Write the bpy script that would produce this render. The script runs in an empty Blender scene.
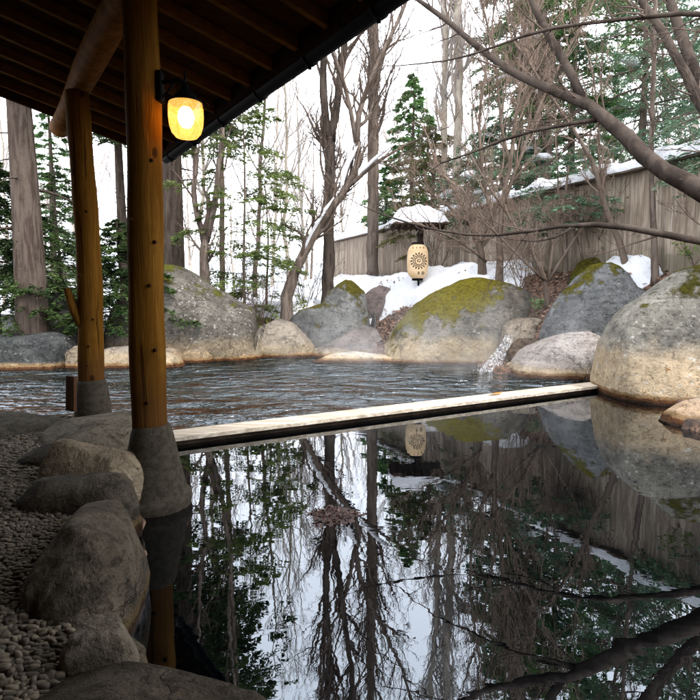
import bpy, math, random
import numpy as np
from mathutils import Vector, Matrix

# ------------------------------------------------------------------ camera, world, sun, exposure
scene = bpy.context.scene
F = 545.0
PITCH = math.atan(50.0 / F)
CZ = 1.5
cam_d = bpy.data.cameras.new('camera')
cam_d.lens = F / 700.0 * 36.0
cam_d.sensor_width = 36.0
cam_d.clip_start = 0.05
cam_d.clip_end = 2000.0
cam = bpy.data.objects.new('camera', cam_d)
scene.collection.objects.link(cam)
cam.location = (0, 0, CZ)
cam.rotation_euler = (math.radians(90) - PITCH, 0, 0)
scene.camera = cam

world = bpy.data.worlds.new('World')
scene.world = world
world.use_nodes = True
wn = world.node_tree
bgn = wn.nodes['Background']
SUN_EL, SUN_ROT = math.radians(50), math.radians(140)
sky = wn.nodes.new('ShaderNodeTexSky')
sky.sky_type = 'NISHITA'
sky.sun_disc = False
sky.sun_elevation = SUN_EL
sky.sun_rotation = SUN_ROT
sky.dust_density = 3.0
hs = wn.nodes.new('ShaderNodeHueSaturation')
hs.inputs['Saturation'].default_value = 0.35
wn.links.new(sky.outputs[0], hs.inputs['Color'])
mixw = wn.nodes.new('ShaderNodeMix')
mixw.data_type = 'RGBA'
mixw.inputs[0].default_value = 0.72           # an overcast lid: mostly even cloud over the Nishita sky
wn.links.new(hs.outputs[0], mixw.inputs[6])
mixw.inputs[7].default_value = (14.5, 14.9, 16.0, 1)
wn.links.new(mixw.outputs[2], bgn.inputs['Color'])
bgn.inputs['Strength'].default_value = 0.15

sun_d = bpy.data.lights.new('sun', 'SUN')
sun_d.energy = 1.5
sun_d.angle = math.radians(16)
sun_d.color = (1.0, 0.95, 0.88)
sun = bpy.data.objects.new('sun', sun_d)
scene.collection.objects.link(sun)
sdir = Vector((math.sin(SUN_ROT) * math.cos(SUN_EL), math.cos(SUN_ROT) * math.cos(SUN_EL), math.sin(SUN_EL)))
sun.rotation_euler = sdir.to_track_quat('Z', 'Y').to_euler()

scene.view_settings.view_transform = 'Standard'
scene.view_settings.look = 'None'
scene.view_settings.gamma = 1.0
scene.view_settings.use_curve_mapping = False
scene.view_settings.exposure = 1.3
scene.render.engine = 'CYCLES'
scene.cycles.max_bounces = 7
scene.cycles.transparent_max_bounces = 12
scene.cycles.caustics_reflective = False
scene.cycles.caustics_refractive = False

# ------------------------------------------------------------------ helpers
def at(px, py, Y):
    dx = (px - 350) / F; dy = -(py - 350) / F
    d = Vector((dx, math.cos(PITCH) + dy * math.sin(PITCH), -math.sin(PITCH) + dy * math.cos(PITCH)))
    return Vector((0, 0, CZ)) + d * (Y / d.y)

def onz(px, py, z):
    dx = (px - 350) / F; dy = -(py - 350) / F
    d = Vector((dx, math.cos(PITCH) + dy * math.sin(PITCH), -math.sin(PITCH) + dy * math.cos(PITCH)))
    return Vector((0, 0, CZ)) + d * ((z - CZ) / d.z)

def pxm(Y):            # metres per photo pixel at depth Y
    return Y / F

def h3(ix, iy, iz, s):
    n = (ix * 374761393 + iy * 668265263 + iz * 2147483647 + s * 974711) & 0xFFFFFFFF
    n = ((n ^ (n >> 13)) * 1274126177) & 0xFFFFFFFF
    n = (n ^ (n >> 16)) & 0xFFFFFFFF
    n = (n * 2246822519) & 0xFFFFFFFF
    n = n ^ (n >> 15)
    return (n & 0xFFFF) / 65535.0 * 2 - 1

def vnoise(P, s=0):
    P = np.asarray(P, float)
    i = np.floor(P).astype(np.int64); f = P - i
    f = f * f * (3 - 2 * f)
    r = 0
    for a in (0, 1):
        wx = f[:, 0] if a else 1 - f[:, 0]
        for b in (0, 1):
            wy = f[:, 1] if b else 1 - f[:, 1]
            for c in (0, 1):
                wz = f[:, 2] if c else 1 - f[:, 2]
                r = r + wx * wy * wz * h3(i[:, 0] + a, i[:, 1] + b, i[:, 2] + c, s)
    return r

def fbm(P, oct=4, s=0, lac=2.1, gain=0.5):
    P = np.asarray(P, float); r = 0; a = 1.0
    for k in range(oct):
        r = r + a * vnoise(P + 13.7 * k, s + k); P = P * lac; a *= gain
    return r

def link(o, parent=None):
    scene.collection.objects.link(o)
    if parent: o.parent = parent
    return o

def raw_mesh(name, V, Fc, smooth=True):
    """V (n,3) array, Fc list of equal-length face arrays [(m,4) or (m,3)] or python list"""
    me = bpy.data.meshes.new(name)
    V = np.asarray(V, np.float32)
    if isinstance(Fc, np.ndarray): Fc = [Fc]
    loops = np.concatenate([f.ravel() for f in Fc]).astype(np.int32)
    tot = np.concatenate([np.full(len(f), f.shape[1], np.int32) for f in Fc])
    st = np.concatenate([[0], np.cumsum(tot)[:-1]]).astype(np.int32)
    me.vertices.add(len(V)); me.vertices.foreach_set('co', V.ravel())
    me.loops.add(len(loops)); me.loops.foreach_set('vertex_index', loops)
    me.polygons.add(len(tot)); me.polygons.foreach_set('loop_start', st)
    me.polygons.foreach_set('use_smooth', np.full(len(tot), smooth, bool))
    me.update(calc_edges=True)
    me.validate()
    return me

class MB:
    def __init__(s): s.v = []; s.q = []; s.t = []; s.n = 0
    def add(s, V, Q=None, T=None):
        V = np.asarray(V, float)
        if Q is not None and len(Q): s.q.append(np.asarray(Q, np.int64) + s.n)
        if T is not None and len(T): s.t.append(np.asarray(T, np.int64) + s.n)
        s.v.append(V); s.n += len(V)
    def tube(s, pts, rad, k=6, cap=True):
        P = np.array([tuple(p) for p in pts], float); n = len(P)
        R = np.broadcast_to(np.asarray(rad, float), (n,))
        T = np.gradient(P, axis=0)
        T /= (np.linalg.norm(T, axis=1)[:, None] + 1e-9)
        m = T.mean(0); ref = np.array([0, 0, 1.0]) if abs(m[2]) < 0.75 * np.linalg.norm(m) + 1e-9 else np.array([1.0, 0.3, 0])
        A = np.cross(T, ref); A /= (np.linalg.norm(A, axis=1)[:, None] + 1e-9)
        B = np.cross(T, A)
        th = np.arange(k) * 2 * math.pi / k
        V = P[:, None, :] + R[:, None, None] * (A[:, None, :] * np.cos(th)[None, :, None] + B[:, None, :] * np.sin(th)[None, :, None])
        V = V.reshape(-1, 3)
        i = np.arange(n - 1)[:, None] * k; j = np.arange(k)[None, :]; j2 = (j + 1) % k
        Q = np.stack([i + j, i + j2, i + k + j2, i + k + j], -1).reshape(-1, 4)
        T3 = None
        if cap:
            V = np.vstack([V, P[0], P[-1]])
            c0, c1 = n * k, n * k + 1
            jj = np.arange(k); jn = (jj + 1) % k
            T3 = np.vstack([np.stack([np.full(k, c0), jn, jj], -1), np.stack([np.full(k, c1), (n - 1) * k + jj, (n - 1) * k + jn], -1)])
        s.add(V, Q, T3)
    def box(s, c, size, M=None):
        x, y, z = [a / 2 for a in size]
        V = np.array([(a, b, d) for a in (-x, x) for b in (-y, y) for d in (-z, z)], float)
        if M is not None: V = V @ np.array(M.to_3x3()).T
        V = V + np.array(tuple(c))
        Q = [(0, 1, 3, 2), (4, 6, 7, 5), (0, 4, 5, 1), (2, 3, 7, 6), (0, 2, 6, 4), (1, 5, 7, 3)]
        s.add(V, Q)
    def lathe(s, prof, c, k=32):     # prof [(r,z)]
        th = np.arange(k) * 2 * math.pi / k
        V = np.array([(r * math.cos(t), r * math.sin(t), z) for r, z in prof for t in th]) + np.array(tuple(c))
        n = len(prof)
        i = np.arange(n - 1)[:, None] * k; j = np.arange(k)[None, :]; j2 = (j + 1) % k
        s.add(V, np.stack([i + j, i + j2, i + k + j2, i + k + j], -1).reshape(-1, 4))
    def build(s, name, mat, parent=None, loc=None, smooth=True, bevel=0):
        V = np.vstack(s.v)
        base = np.array(tuple(parent.location)) if parent is not None and loc is None else (np.array(tuple(loc)) if loc is not None else np.zeros(3))
        if parent is not None and parent.parent is not None:
            base = np.array(tuple(parent.matrix_world_translation)) if hasattr(parent, 'matrix_world_translation') else base
        Fc = []
        if s.q: Fc.append(np.vstack(s.q))
        if s.t: Fc.append(np.vstack(s.t))
        me = raw_mesh(name, V - ORG.get(parent.name, base) if parent is not None else V - base, Fc, smooth)
        o = bpy.data.objects.new(name, me); me.materials.append(mat)
        link(o, parent)
        if parent is None: o.location = tuple(base); ORG[o.name] = base
        else: ORG[o.name] = ORG.get(parent.name, base)
        if bevel:
            b = o.modifiers.new('bevel', 'BEVEL'); b.width = bevel; b.segments = 2; b.limit_method = 'ANGLE'
        return o
ORG = {}      # world origin of each object, so that children are written in world coordinates

def tag(o, label=None, cat=None, group=None, kind=None):
    if label: o['label'] = label
    if cat: o['category'] = cat
    if group: o['group'] = group
    if kind: o['kind'] = kind
    return o

def thing(name, loc, label, cat, group=None):
    o = bpy.data.objects.new(name, None); o.empty_display_size = 0.2
    link(o); o.location = tuple(loc); ORG[o.name] = np.array(tuple(loc), float)
    return tag(o, label, cat, group)

# ------------------------------------------------------------------ materials
class NT:
    def __init__(s, name):
        s.m = bpy.data.materials.new(name); s.m.use_nodes = True; s.t = s.m.node_tree
        s.t.nodes.clear()
        s.out = s.t.nodes.new('ShaderNodeOutputMaterial')
    def n(s, ty, **kw):
        nd = s.t.nodes.new('ShaderNode' + ty)
        for k, v in kw.items(): setattr(nd, k, v)
        return nd
    def set(s, inp, v):
        if isinstance(v, bpy.types.NodeSocket): s.t.links.new(v, inp)
        elif isinstance(v, (tuple, list)) and len(v) == 3 and inp.type == 'RGBA': inp.default_value = (*v, 1)
        else: inp.default_value = v
    def pos(s): return s.n('NewGeometry').outputs['Position']
    def nrm(s): return s.n('NewGeometry').outputs['Normal']
    def gen(s): return s.n('TexCoord').outputs['Object']
    def noise(s, vec, scale, detail=4, rough=.55, dist=0, fac=True):
        x = s.n('TexNoise'); s.set(x.inputs['Vector'], vec); x.inputs['Scale'].default_value = scale
        x.inputs['Detail'].default_value = detail; x.inputs['Roughness'].default_value = rough; x.inputs['Distortion'].default_value = dist
        return x.outputs[0 if fac else 1]
    def voro(s, vec, scale, feature='F1', out='Distance', rnd=1.0):
        x = s.n('TexVoronoi'); x.feature = feature; s.set(x.inputs['Vector'], vec); x.inputs['Scale'].default_value = scale
        x.inputs['Randomness'].default_value = rnd
        return x.outputs[out]
    def mp(s, vec, scale=(1, 1, 1), rot=(0, 0, 0)):
        x = s.n('Mapping'); s.set(x.inputs[0], vec); x.inputs['Scale'].default_value = scale; x.inputs['Rotation'].default_value = rot
        return x.outputs[0]
    def math(s, op, a, b=0.0, clamp=False):
        x = s.n('Math', operation=op, use_clamp=clamp); s.set(x.inputs[0], a); s.set(x.inputs[1], b); return x.outputs[0]
    def ss(s, v, lo, hi):      # smooth map lo..hi -> 0..1
        x = s.n('MapRange', interpolation_type='SMOOTHSTEP'); s.set(x.inputs[0], v)
        x.inputs[1].default_value = lo; x.inputs[2].default_value = hi; return x.outputs[0]
    def mix(s, f, a, b):
        x = s.n('Mix', data_type='RGBA'); s.set(x.inputs[0], f); s.set(x.inputs[6], a); s.set(x.inputs[7], b); return x.outputs[2]
    def xyz(s, v):
        x = s.n('SeparateXYZ'); s.set(x.inputs[0], v); return x.outputs
    def bump(s, h, strength=.5, dist=.02, normal=None):
        x = s.n('Bump'); s.set(x.inputs['Height'], h); x.inputs['Strength'].default_value = strength; x.inputs['Distance'].default_value = dist
        if normal is not None: s.set(x.inputs['Normal'], normal)
        return x.outputs[0]
    def prin(s, col, rough=.7, normal=None, **kw):
        p = s.n('BsdfPrincipled'); s.set(p.inputs['Base Color'], col); s.set(p.inputs['Roughness'], rough)
        if normal is not None: s.set(p.inputs['Normal'], normal)
        for k, v in kw.items(): s.set(p.inputs[k.replace('_', ' ')], v)
        s.t.links.new(p.outputs[0], s.out.inputs[0]); return p

def m_rock(name, c1, c2, moss=0.0, mossdir=(0, 0, 1), mosscol=(.13, .13, .02), warm=None, warmh=.5, lichen=0.0, stain=True, sc=1.0, crack=.6, stainc=(.22, .14, .07)):
    t = NT(name); P = t.pos()
    n1 = t.noise(P, 1.3 * sc, 7, .62, .6); n2 = t.noise(P, 5 * sc, 8, .65); n3 = t.noise(P, 38 * sc, 4, .6)
    col = t.mix(t.ss(n1, .36, .64), c1, c2)
    dk = tuple(a * .5 for a in c1)
    col = t.mix(t.ss(n2, .52, .72), col, dk)
    n4 = t.noise(t.mp(P, (1, 1, 3.2), (.3, .2, 0)), 3.4 * sc, 9, .72, .8)
    col = t.mix(t.math('MULTIPLY', t.ss(n4, .5, .62), .8), col, tuple(a * .62 for a in c1))
    lt = tuple(min(.6, a * 1.55) for a in c2)
    col = t.mix(t.math('MULTIPLY', t.ss(n3, .55, .8), .22), col, lt)
    z = t.xyz(P)[2]
    if warm:
        zz = t.math('ADD', z, t.math('MULTIPLY', t.noise(P, 2.2, 5, .6), -warmh * 1.1))
        w = t.ss(zz, warmh * .95, warmh * .25)
        wc = t.mix(t.ss(t.noise(P, 7, 6, .65), .4, .68), warm, tuple(a * .72 for a in warm))
        wc = t.mix(t.ss(t.noise(P, 17, 3, .5), .66, .74), wc, (.28, .12, .035))
        col = t.mix(w, col, wc)
    if lichen:
        l = t.math('MULTIPLY', t.ss(t.noise(P, 13, 5, .7), .62 - lichen * .05, .68), t.ss(t.noise(P, 1.6, 3, .5), .40, .58))
        col = t.mix(t.math('MULTIPLY', l, .75), col, (.5, .5, .46))
    # cracks
    warp = t.n('VectorMath', operation='ADD'); t.set(warp.inputs[0], P)
    sc_ = t.n('VectorMath', operation='SCALE'); t.set(sc_.inputs[0], t.noise(P, 3, 4, .6, 0, False)); sc_.inputs[3].default_value = .55
    t.set(warp.inputs[1], sc_.outputs[0])
    cr = t.voro(warp.outputs[0], 1.5 * sc, 'DISTANCE_TO_EDGE')
    crm = t.math('MULTIPLY', t.math('MULTIPLY', t.ss(cr, .016, .0), t.ss(t.noise(P, 1.7 * sc, 3, .5), .48, .62)), crack)
    col = t.mix(t.math('MULTIPLY', crm, .7), col, tuple(a * .3 for a in c1))
    mossb = None
    if moss:
        dot = t.n('VectorMath', operation='DOT_PRODUCT'); t.set(dot.inputs[0], t.nrm()); dot.inputs[1].default_value = Vector(mossdir).normalized()
        v = t.math('ADD', dot.outputs['Value'], t.math('MULTIPLY', t.math('SUBTRACT', t.noise(P, 2.6, 6, .65), .5), 2.4))
        v2 = t.math('ADD', v, t.math('MULTIPLY', t.math('SUBTRACT', z, .9), .25))
        mm = t.ss(v2, 1.15 - moss, 1.45 - moss)
        mc = t.mix(t.ss(t.noise(P, 14, 5, .7), .35, .65), tuple(a * .45 for a in mosscol), mosscol)
        mc = t.mix(t.ss(t.noise(P, 60, 3, .6), .55, .75), mc, (.16, .13, .03))
        col = t.mix(mm, col, mc); mossb = mm
    rough = .78
    if stain:
        zn = t.math('ADD', z, t.math('MULTIPLY', t.math('SUBTRACT', t.noise(P, 6, 4, .6), .5), .09))
        col = t.mix(t.ss(zn, .15, .11), col, stainc)
        col = t.mix(t.ss(zn, .10, .065), col, tuple(a * k for a, k in zip(stainc, (.36, .24, .2))))
        col = t.mix(t.ss(zn, .045, .02), col, (.025, .015, .01))
        r = t.n('MapRange'); t.set(r.inputs[0], zn); r.inputs[1].default_value = .03; r.inputs[2].default_value = .10
        r.inputs[3].default_value = .3; r.inputs[4].default_value = .78; rough = r.outputs[0]
    h = t.math('ADD', t.math('MULTIPLY', n2, 1.0), t.math('MULTIPLY', n3, .22))
    pit = t.ss(t.noise(P, 16 * sc, 5, .75), .56, .72)
    h = t.math('SUBTRACT', h, t.math('MULTIPLY', crm, .5))
    h = t.math('SUBTRACT', h, t.math('MULTIPLY', pit, .35))
    h = t.math('ADD', h, t.math('MULTIPLY', t.noise(P, 130 * sc, 3, .6), .07))
    if mossb is not None:
        h = t.math('ADD', h, t.math('MULTIPLY', mossb, t.math('ADD', .25, t.math('MULTIPLY', t.noise(P, 70, 3, .7), .5))))
    t.prin(col, rough, t.bump(h, 1.0, .09), Specular_IOR_Level=.25, IOR=1.22)
    return t.m

def m_bark(name, c1, c2, stretch=6.0, snow=0.0, scale=1.0):
    t = NT(name); P = t.pos()
    Q = t.mp(P, (stretch, stretch, 1.0))
    a = t.noise(Q, 1.6 * scale, 6, .65, .4); b = t.noise(P, 14, 4, .6)
    c = t.noise(P, 1.1, 4, .6)
    col = t.mix(t.ss(a, .4, .6), c1, c2)
    col = t.mix(t.math('MULTIPLY', t.ss(c, .45, .7), .5), col, tuple(k * 1.15 for k in c2))
    col = t.mix(t.math('MULTIPLY', t.ss(b, .6, .75), .5), col, tuple(k * 1.6 for k in c2))
    t.prin(col, .9, t.bump(t.math('ADD', a, t.math('MULTIPLY', b, .3)), .9, .03), Specular_IOR_Level=.06, IOR=1.1)
    return t.m

def m_leaf(name, c1, c2, c3, scale=1.6, trans=.25):
    t = NT(name); P = t.pos()
    col = t.mix(t.ss(t.noise(P, scale, 3, .6), .38, .62), c1, c2)
    col = t.mix(t.ss(t.noise(P, 11, 2, .6), .55, .7), col, c3)
    p = t.prin(col, .6, None, Specular_IOR_Level=.25, IOR=1.25)
    tr = t.n('BsdfTranslucent'); t.set(tr.inputs[0], col)
    mx = t.n('MixShader'); mx.inputs[0].default_value = trans
    t.t.links.new(p.outputs[0], mx.inputs[1]); t.t.links.new(tr.outputs[0], mx.inputs[2]); t.t.links.new(mx.outputs[0], t.out.inputs[0])
    return t.m

def m_snow():
    t = NT('snow'); P = t.pos()
    n = t.noise(P, 3, 6, .6); g = t.noise(P, 60, 3, .6)
    col = t.mix(t.ss(t.noise(P, 7, 7, .75), .58, .72), (.70, .715, .75), (.46, .42, .37))
    col = t.mix(t.ss(t.noise(P, 34, 3, .6), .70, .74), col, (.16, .10, .07))
    t.prin(col, .65, t.bump(t.math('ADD', n, t.math('MULTIPLY', g, .25)), .8, .10), Specular_IOR_Level=.3)
    return t.m

def m_wood(name, c1, c2, axis='z', rough=.6, knots=False, scale=1.0):
    t = NT(name); P = t.pos()
    st = {'z': (9, 9, .7), 'x': (.7, 9, 9)}[axis]
    a = t.noise(t.mp(P, st), 1.5 * scale, 6, .6, .5); b = t.noise(P, 1.4, 4, .6); f = t.noise(t.mp(P, tuple(k * 5 for k in st)), 2, 3, .6)
    col = t.mix(t.ss(a, .38, .66), c1, c2)
    col = t.mix(t.math('MULTIPLY', t.ss(b, .5, .7), .5), col, tuple(k * .45 for k in c1))
    if knots:
        ck = t.noise(t.mp(P, (16, 16, .30)), 1.6, 3, .5, .2)
        col = t.mix(t.math('MULTIPLY', t.ss(ck, .655, .675), .85), col, (.02, .008, .003))
        st_ = t.noise(P, 2.3, 5, .65)
        col = t.mix(t.math('MULTIPLY', t.ss(t.math('ADD', t.xyz(P)[2], t.math('MULTIPLY', st_, -.9)), .75, .15), .75), col, (.07, .032, .012))
        col = t.mix(t.math('MULTIPLY', t.ss(t.noise(t.mp(P, (4, 4, .8)), 2, 5, .65), .5, .68), .6), col, (.09, .038, .008))
        v = t.voro(t.mp(P, (1, 1, .6)), 3.4, 'F1')
        k = t.ss(v, .10, .05)
        col = t.mix(k, col, (.035, .015, .006))
    t.prin(col, rough, t.bump(t.math('ADD', a, t.math('MULTIPLY', f, .5)), .8, .015), Specular_IOR_Level=.04, IOR=1.12)
    return t.m

def m_plain(name, col, rough=.6, metallic=0, bump=0, bs=60):
    t = NT(name)
    if bump:
        P = t.pos(); n = t.noise(P, bs, 4, .6)
        c = t.mix(t.ss(t.noise(P, bs * .25, 4, .6), .4, .65), col, tuple(a * .6 for a in col))
        t.prin(c, rough, t.bump(n, bump, .01), Metallic=metallic, IOR=1.15)
    else:
        t.prin(col, rough, None, Metallic=metallic, Specular_IOR_Level=.3, IOR=1.2)
    return t.m

SNOW = m_snow()
GREY = m_rock('grey_rock', (.16, .17, .18), (.25, .255, .26), lichen=.4)
BARK = m_bark('bark_grey_brown', (0.078, 0.061, 0.050), (0.158, 0.126, 0.105))
BARK_D = m_bark('bark_dark', (0.037, 0.029, 0.025), (0.083, 0.066, 0.054))
BARK_R = m_bark('bark_red_brown', (0.0880, 0.0656, 0.0512), (0.1520, 0.1200, 0.0960), 5)
BARK_P = m_bark('bark_pale_haze', (0.274, 0.234, 0.185), (0.434, 0.386, 0.322), 3)  # pale bark, tone raised to stand in for haze over distant trees
BARK_C = m_bark('bark_cedar', (0.0445, 0.0330, 0.0267), (0.0889, 0.0699, 0.0572), 7)
TWIG = m_plain('twig_brown', (.10, .075, .06), .85)
TWIG_R = m_plain('twig_russet', (.19, .14, .11), .85)
TWIG_P = m_plain('twig_pale_haze', (.36, .32, .29), .85)  # lightened colour in place of haze on the far twigs
LEAF_DK = m_leaf('needles_dark', (0.0242, 0.0462, 0.0176), (0.0660, 0.1045, 0.0330), (0.1210, 0.1650, 0.0550))
LEAF_MD = m_leaf('needles_mid', (0.0607, 0.1323, 0.0446), (0.1323, 0.2430, 0.0810), (0.2228, 0.3038, 0.1215))
LEAF_BL = m_leaf('needles_blue_green', (0.0716, 0.1323, 0.0810), (0.1512, 0.2430, 0.1512), (0.2633, 0.3645, 0.2228))
LEAF_BR = m_leaf('needles_bright', (0.0806, 0.1152, 0.0346), (0.1498, 0.1958, 0.0576), (0.2189, 0.2304, 0.1037), trans=.4)
LEAF_YL = m_leaf('leaves_yellow_green', (.12, .17, .02), (.20, .25, .04), (.25, .27, .08), trans=.4)
LEAF_OL = m_leaf('needles_olive', (0.090, 0.098, 0.038), (0.150, 0.150, 0.060), (0.240, 0.165, 0.090))

# ------------------------------------------------------------------ terrain and pool
RPI = math.radians
DV = Vector((-.574, .819, 0)).normalized()          # along the shelter's posts, away from camera
NV = Vector((.819, .574, 0)).normalized()           # outward, towards the pool
POOL = [(-7.0, 6.05), (-2.75, 6.05), (-2.0, 5.35), (-1.75, 4.4), (-1.32, 3.4), (-1.05, 2.6), (-.8, 1.95), (-.45, 1.5), (.9, 1.2), (6.0, 1.0),
        (5.6, 3.5), (4.1, 5.4), (3.9, 6.3), (4.6, 7.3), (4.6, 8.6), (4.9, 9.6), (4.3, 10.6), (3.0, 11.0), (2.9, 12.4), (1.2, 13.2), (.2, 13.4),
        (-.2, 15.2), (-2.6, 15.4), (-3.2, 13.6), (-5.6, 13.2), (-6.6, 12.1), (-9.0, 11.6), (-14, 11.2), (-14, 6.05)]

def seg_dist(P, poly):
    A = np.array(poly); B = np.roll(A, -1, 0)
    best = np.full(len(P), 1e9); inside = np.zeros(len(P), bool)
    for a, b in zip(A, B):
        ab = b - a; t = np.clip(((P - a) @ ab) / (ab @ ab), 0, 1)
        d = np.linalg.norm(P - (a + t[:, None] * ab), axis=1); best = np.minimum(best, d)
        c = ((a[1] > P[:, 1]) != (b[1] > P[:, 1]))
        with np.errstate(divide='ignore', invalid='ignore'):
            xi = (b[0] - a[0]) * (P[:, 1] - a[1]) / (b[1] - a[1]) + a[0]
        inside ^= c & (P[:, 0] < xi)
    return np.where(inside, -best, best)

def sst(x, a, b):
    t = np.clip((x - a) / (b - a), 0, 1); return t * t * (3 - 2 * t)

def terrain(P):
    P = np.asarray(P, float).reshape(-1, 2)
    d = seg_dist(P, POOL)
    df = -((P[:, 0]) * .9 + (P[:, 1] - 24.7) * .43)          # distance in front of the fence line
    T = 2.25 - .30 * np.clip(df, 0, 3) - .08 * np.clip(df - 3, 0, 50)
    T = np.maximum(T, .75)
    far = sst(P[:, 1], 22, 60)
    T = T * (1 - far) + far * (1.0 + .25 * (T - 1))
    T = T + .10 * fbm(np.c_[P * .35, np.zeros(len(P))], 3, 5)
    up = sst(d, 0, 2.6)
    z = .10 + (T - .10) * up
    deck = (P[:, 1] < 6.2) & (P[:, 0] < -.3) | (P[:, 1] < 1.4)
    z = np.where(deck, np.minimum(z, .10), z)
    z = np.where(P[:, 1] < 0, np.minimum(z, .10), z)
    z = np.where(d < 0, -.12 - .8 * sst(-d, 0, .6), z)
    return z

def tz(x, y): return float(terrain([(x, y)])[0])

def grid(xs, ys):
    X, Y = np.meshgrid(xs, ys); n, m = len(xs), len(ys)
    i = np.arange(m - 1)[:, None] * n; j = np.arange(n - 1)[None, :]
    Q = np.stack([i + j, i + j + 1, i + n + j + 1, i + n + j], -1).reshape(-1, 4)
    return np.c_[X.ravel(), Y.ravel()], Q

def nonlin(lo, hi, fine_lo, fine_hi, step, big):
    a = list(np.arange(fine_lo, fine_hi, step)); x = fine_lo; s = step
    left = []
    while x > lo: s *= big; x -= s; left.append(max(x, lo))
    x = fine_hi; s = step; right = [fine_hi]
    while x < hi: s *= big; x += s; right.append(min(x, hi))
    return np.array(sorted(set(left + a + right)))

xs = nonlin(-520, 520, -14, 9, .09, 1.18); ys = nonlin(-120, 340, 6, 26, .09, 1.15)
G2, GQ = grid(xs, ys)
GZ = terrain(G2)
litter_n = fbm(np.c_[G2 * 6, np.zeros(len(G2))], 3, 44)
gb = MB(); gb.add(np.c_[G2, GZ + .015 * litter_n * (GZ > 0)], GQ)
t = NT('leafy_soil'); P = t.pos()
v = t.n('TexVoronoi'); t.set(v.inputs['Vector'], P); v.inputs['Scale'].default_value = 22
c = t.mix(t.ss(t.xyz(v.outputs['Color'])[0], .2, .8), (.055, .032, .022), (.17, .095, .06))
c = t.mix(t.ss(t.noise(P, 2, 5, .6), .5, .7), c, (.035, .025, .018))
t.prin(c, .9, t.bump(t.math('ADD', t.xyz(v.outputs['Color'])[1], t.noise(P, 30, 4, .6)), .8, .03))
SOIL = t.m
ground = gb.build('ground', SOIL)
tag(ground, 'brown leaf-strewn earth sloping up from the pool', 'ground', kind='structure')

# snow lying over the ground, absent near the pool rim and on the leaf patches
def bare(P):
    b = np.zeros(len(P))
    for (cx, cy, rx, ry) in BARE:
        q = np.sqrt(((P[:, 0] - cx) / rx) ** 2 + ((P[:, 1] - cy) / ry) ** 2)
        b = np.maximum(b, 1 - sst(q, .6, 1.25))
    return b
BARE = [(at(388, 316, 15.2).x, 15.0, .75, 1.1), (at(545, 300, 12.6).x, 12.5, 1.25, 1.7), (at(655, 265, 10.4).x, 10.2, 1.3, 1.1),
        (at(240, 300, 16.5).x, 16.3, 1.3, .9), (at(120, 330, 13.5).x, 13.6, 2.6, 1.2), (at(50, 320, 13.5).x, 13.2, .9, .8), (at(330, 285, 18).x, 17.6, .5, .5)]
ds = seg_dist(G2, POOL)
sn = fbm(np.c_[G2 * .9, np.zeros(len(G2))], 4, 91)
df = -((G2[:, 0]) * .9 + (G2[:, 1] - 24.7) * .43)
amt = .15 + .19 * sn + .34 * np.exp(-((df - 1.3) / 1.1) ** 2) - .75 * bare(G2) - .5 * (1 - sst(ds, .9, 2.1))
amt += .2 * fbm(np.c_[G2 * 2.3, np.zeros(len(G2))], 2, 17) * (amt > 0)
amt = np.where((G2[:, 1] < 7), np.minimum(amt, -.1), amt)
amt = np.where((G2[:, 1] > 28), np.maximum(amt, .12 + .1 * sn), amt)
hgt = np.where(amt > 0, np.minimum(amt * 1.4, .16 + amt * .55), amt)
keep = (hgt > -.12)
fk = keep[GQ].any(1)
sb = MB(); sb.add(np.c_[G2, GZ + hgt], GQ[fk])
snow = sb.build('snow', SNOW)
tag(snow, 'white snow lying over the ground behind the pool rocks', 'snow', kind='structure')

# distant hill
hb = MB()
hx = np.linspace(-500, 500, 120); hy = np.linspace(150, 320, 30)
H2, HQ = grid(hx, hy)
hz = -3 + 34 * np.sin(np.clip((H2[:, 1] - 150) / 170, 0, 1) * math.pi * .55) * (.75 + .3 * fbm(np.c_[H2 * .008, np.zeros(len(H2))], 4, 7)) * sst(-H2[:, 0], -260, 120)
hb.add(np.c_[H2, hz], HQ)
t = NT('snowy_woodland_hill'); P = t.pos()
t.prin(t.mix(t.ss(t.noise(t.mp(P, (1, .5, 2)), .35, 6, .75), .4, .6), (.55, .58, .63), (.20, .21, .22)), .9)
tag(hb.build('hill', t.m), 'distant snowy wooded hillside', 'hill', kind='structure')

# ------------------------------------------------------------------ water
def m_water(name, ripple):
    t = NT(name); P = t.pos()
    n1 = t.noise(t.mp(P, (1.0, 1.5, 1)), 1.9 if ripple > .5 else 2.6, 2, .45, .6); n2 = t.noise(t.mp(P, (1, 1.6, 1), (0, 0, .35)), 7, 2, .5, .3)
    n3 = t.noise(P, .55, 2, .5)
    if ripple > .5:
        amp = t.ss(n3, .25, .7)
        h = t.math('MULTIPLY', t.math('ADD', t.math('MULTIPLY', n1, 1.0), t.math('MULTIPLY', n2, .28)), t.math('ADD', amp, .30))
        nb = t.bump(h, 1.0, .30)
    else:
        h = t.math('ADD', n1, t.math('MULTIPLY', n2, .25)); nb = t.bump(h, .05, .014)
    p = t.prin((.005, .011, .010) if ripple > .5 else (.0006, .0009, .0011), .0, nb, IOR=2.15)
    p.inputs['Specular Tint'].default_value = (.78, .89, 1.0, 1)
    return t.m

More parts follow.
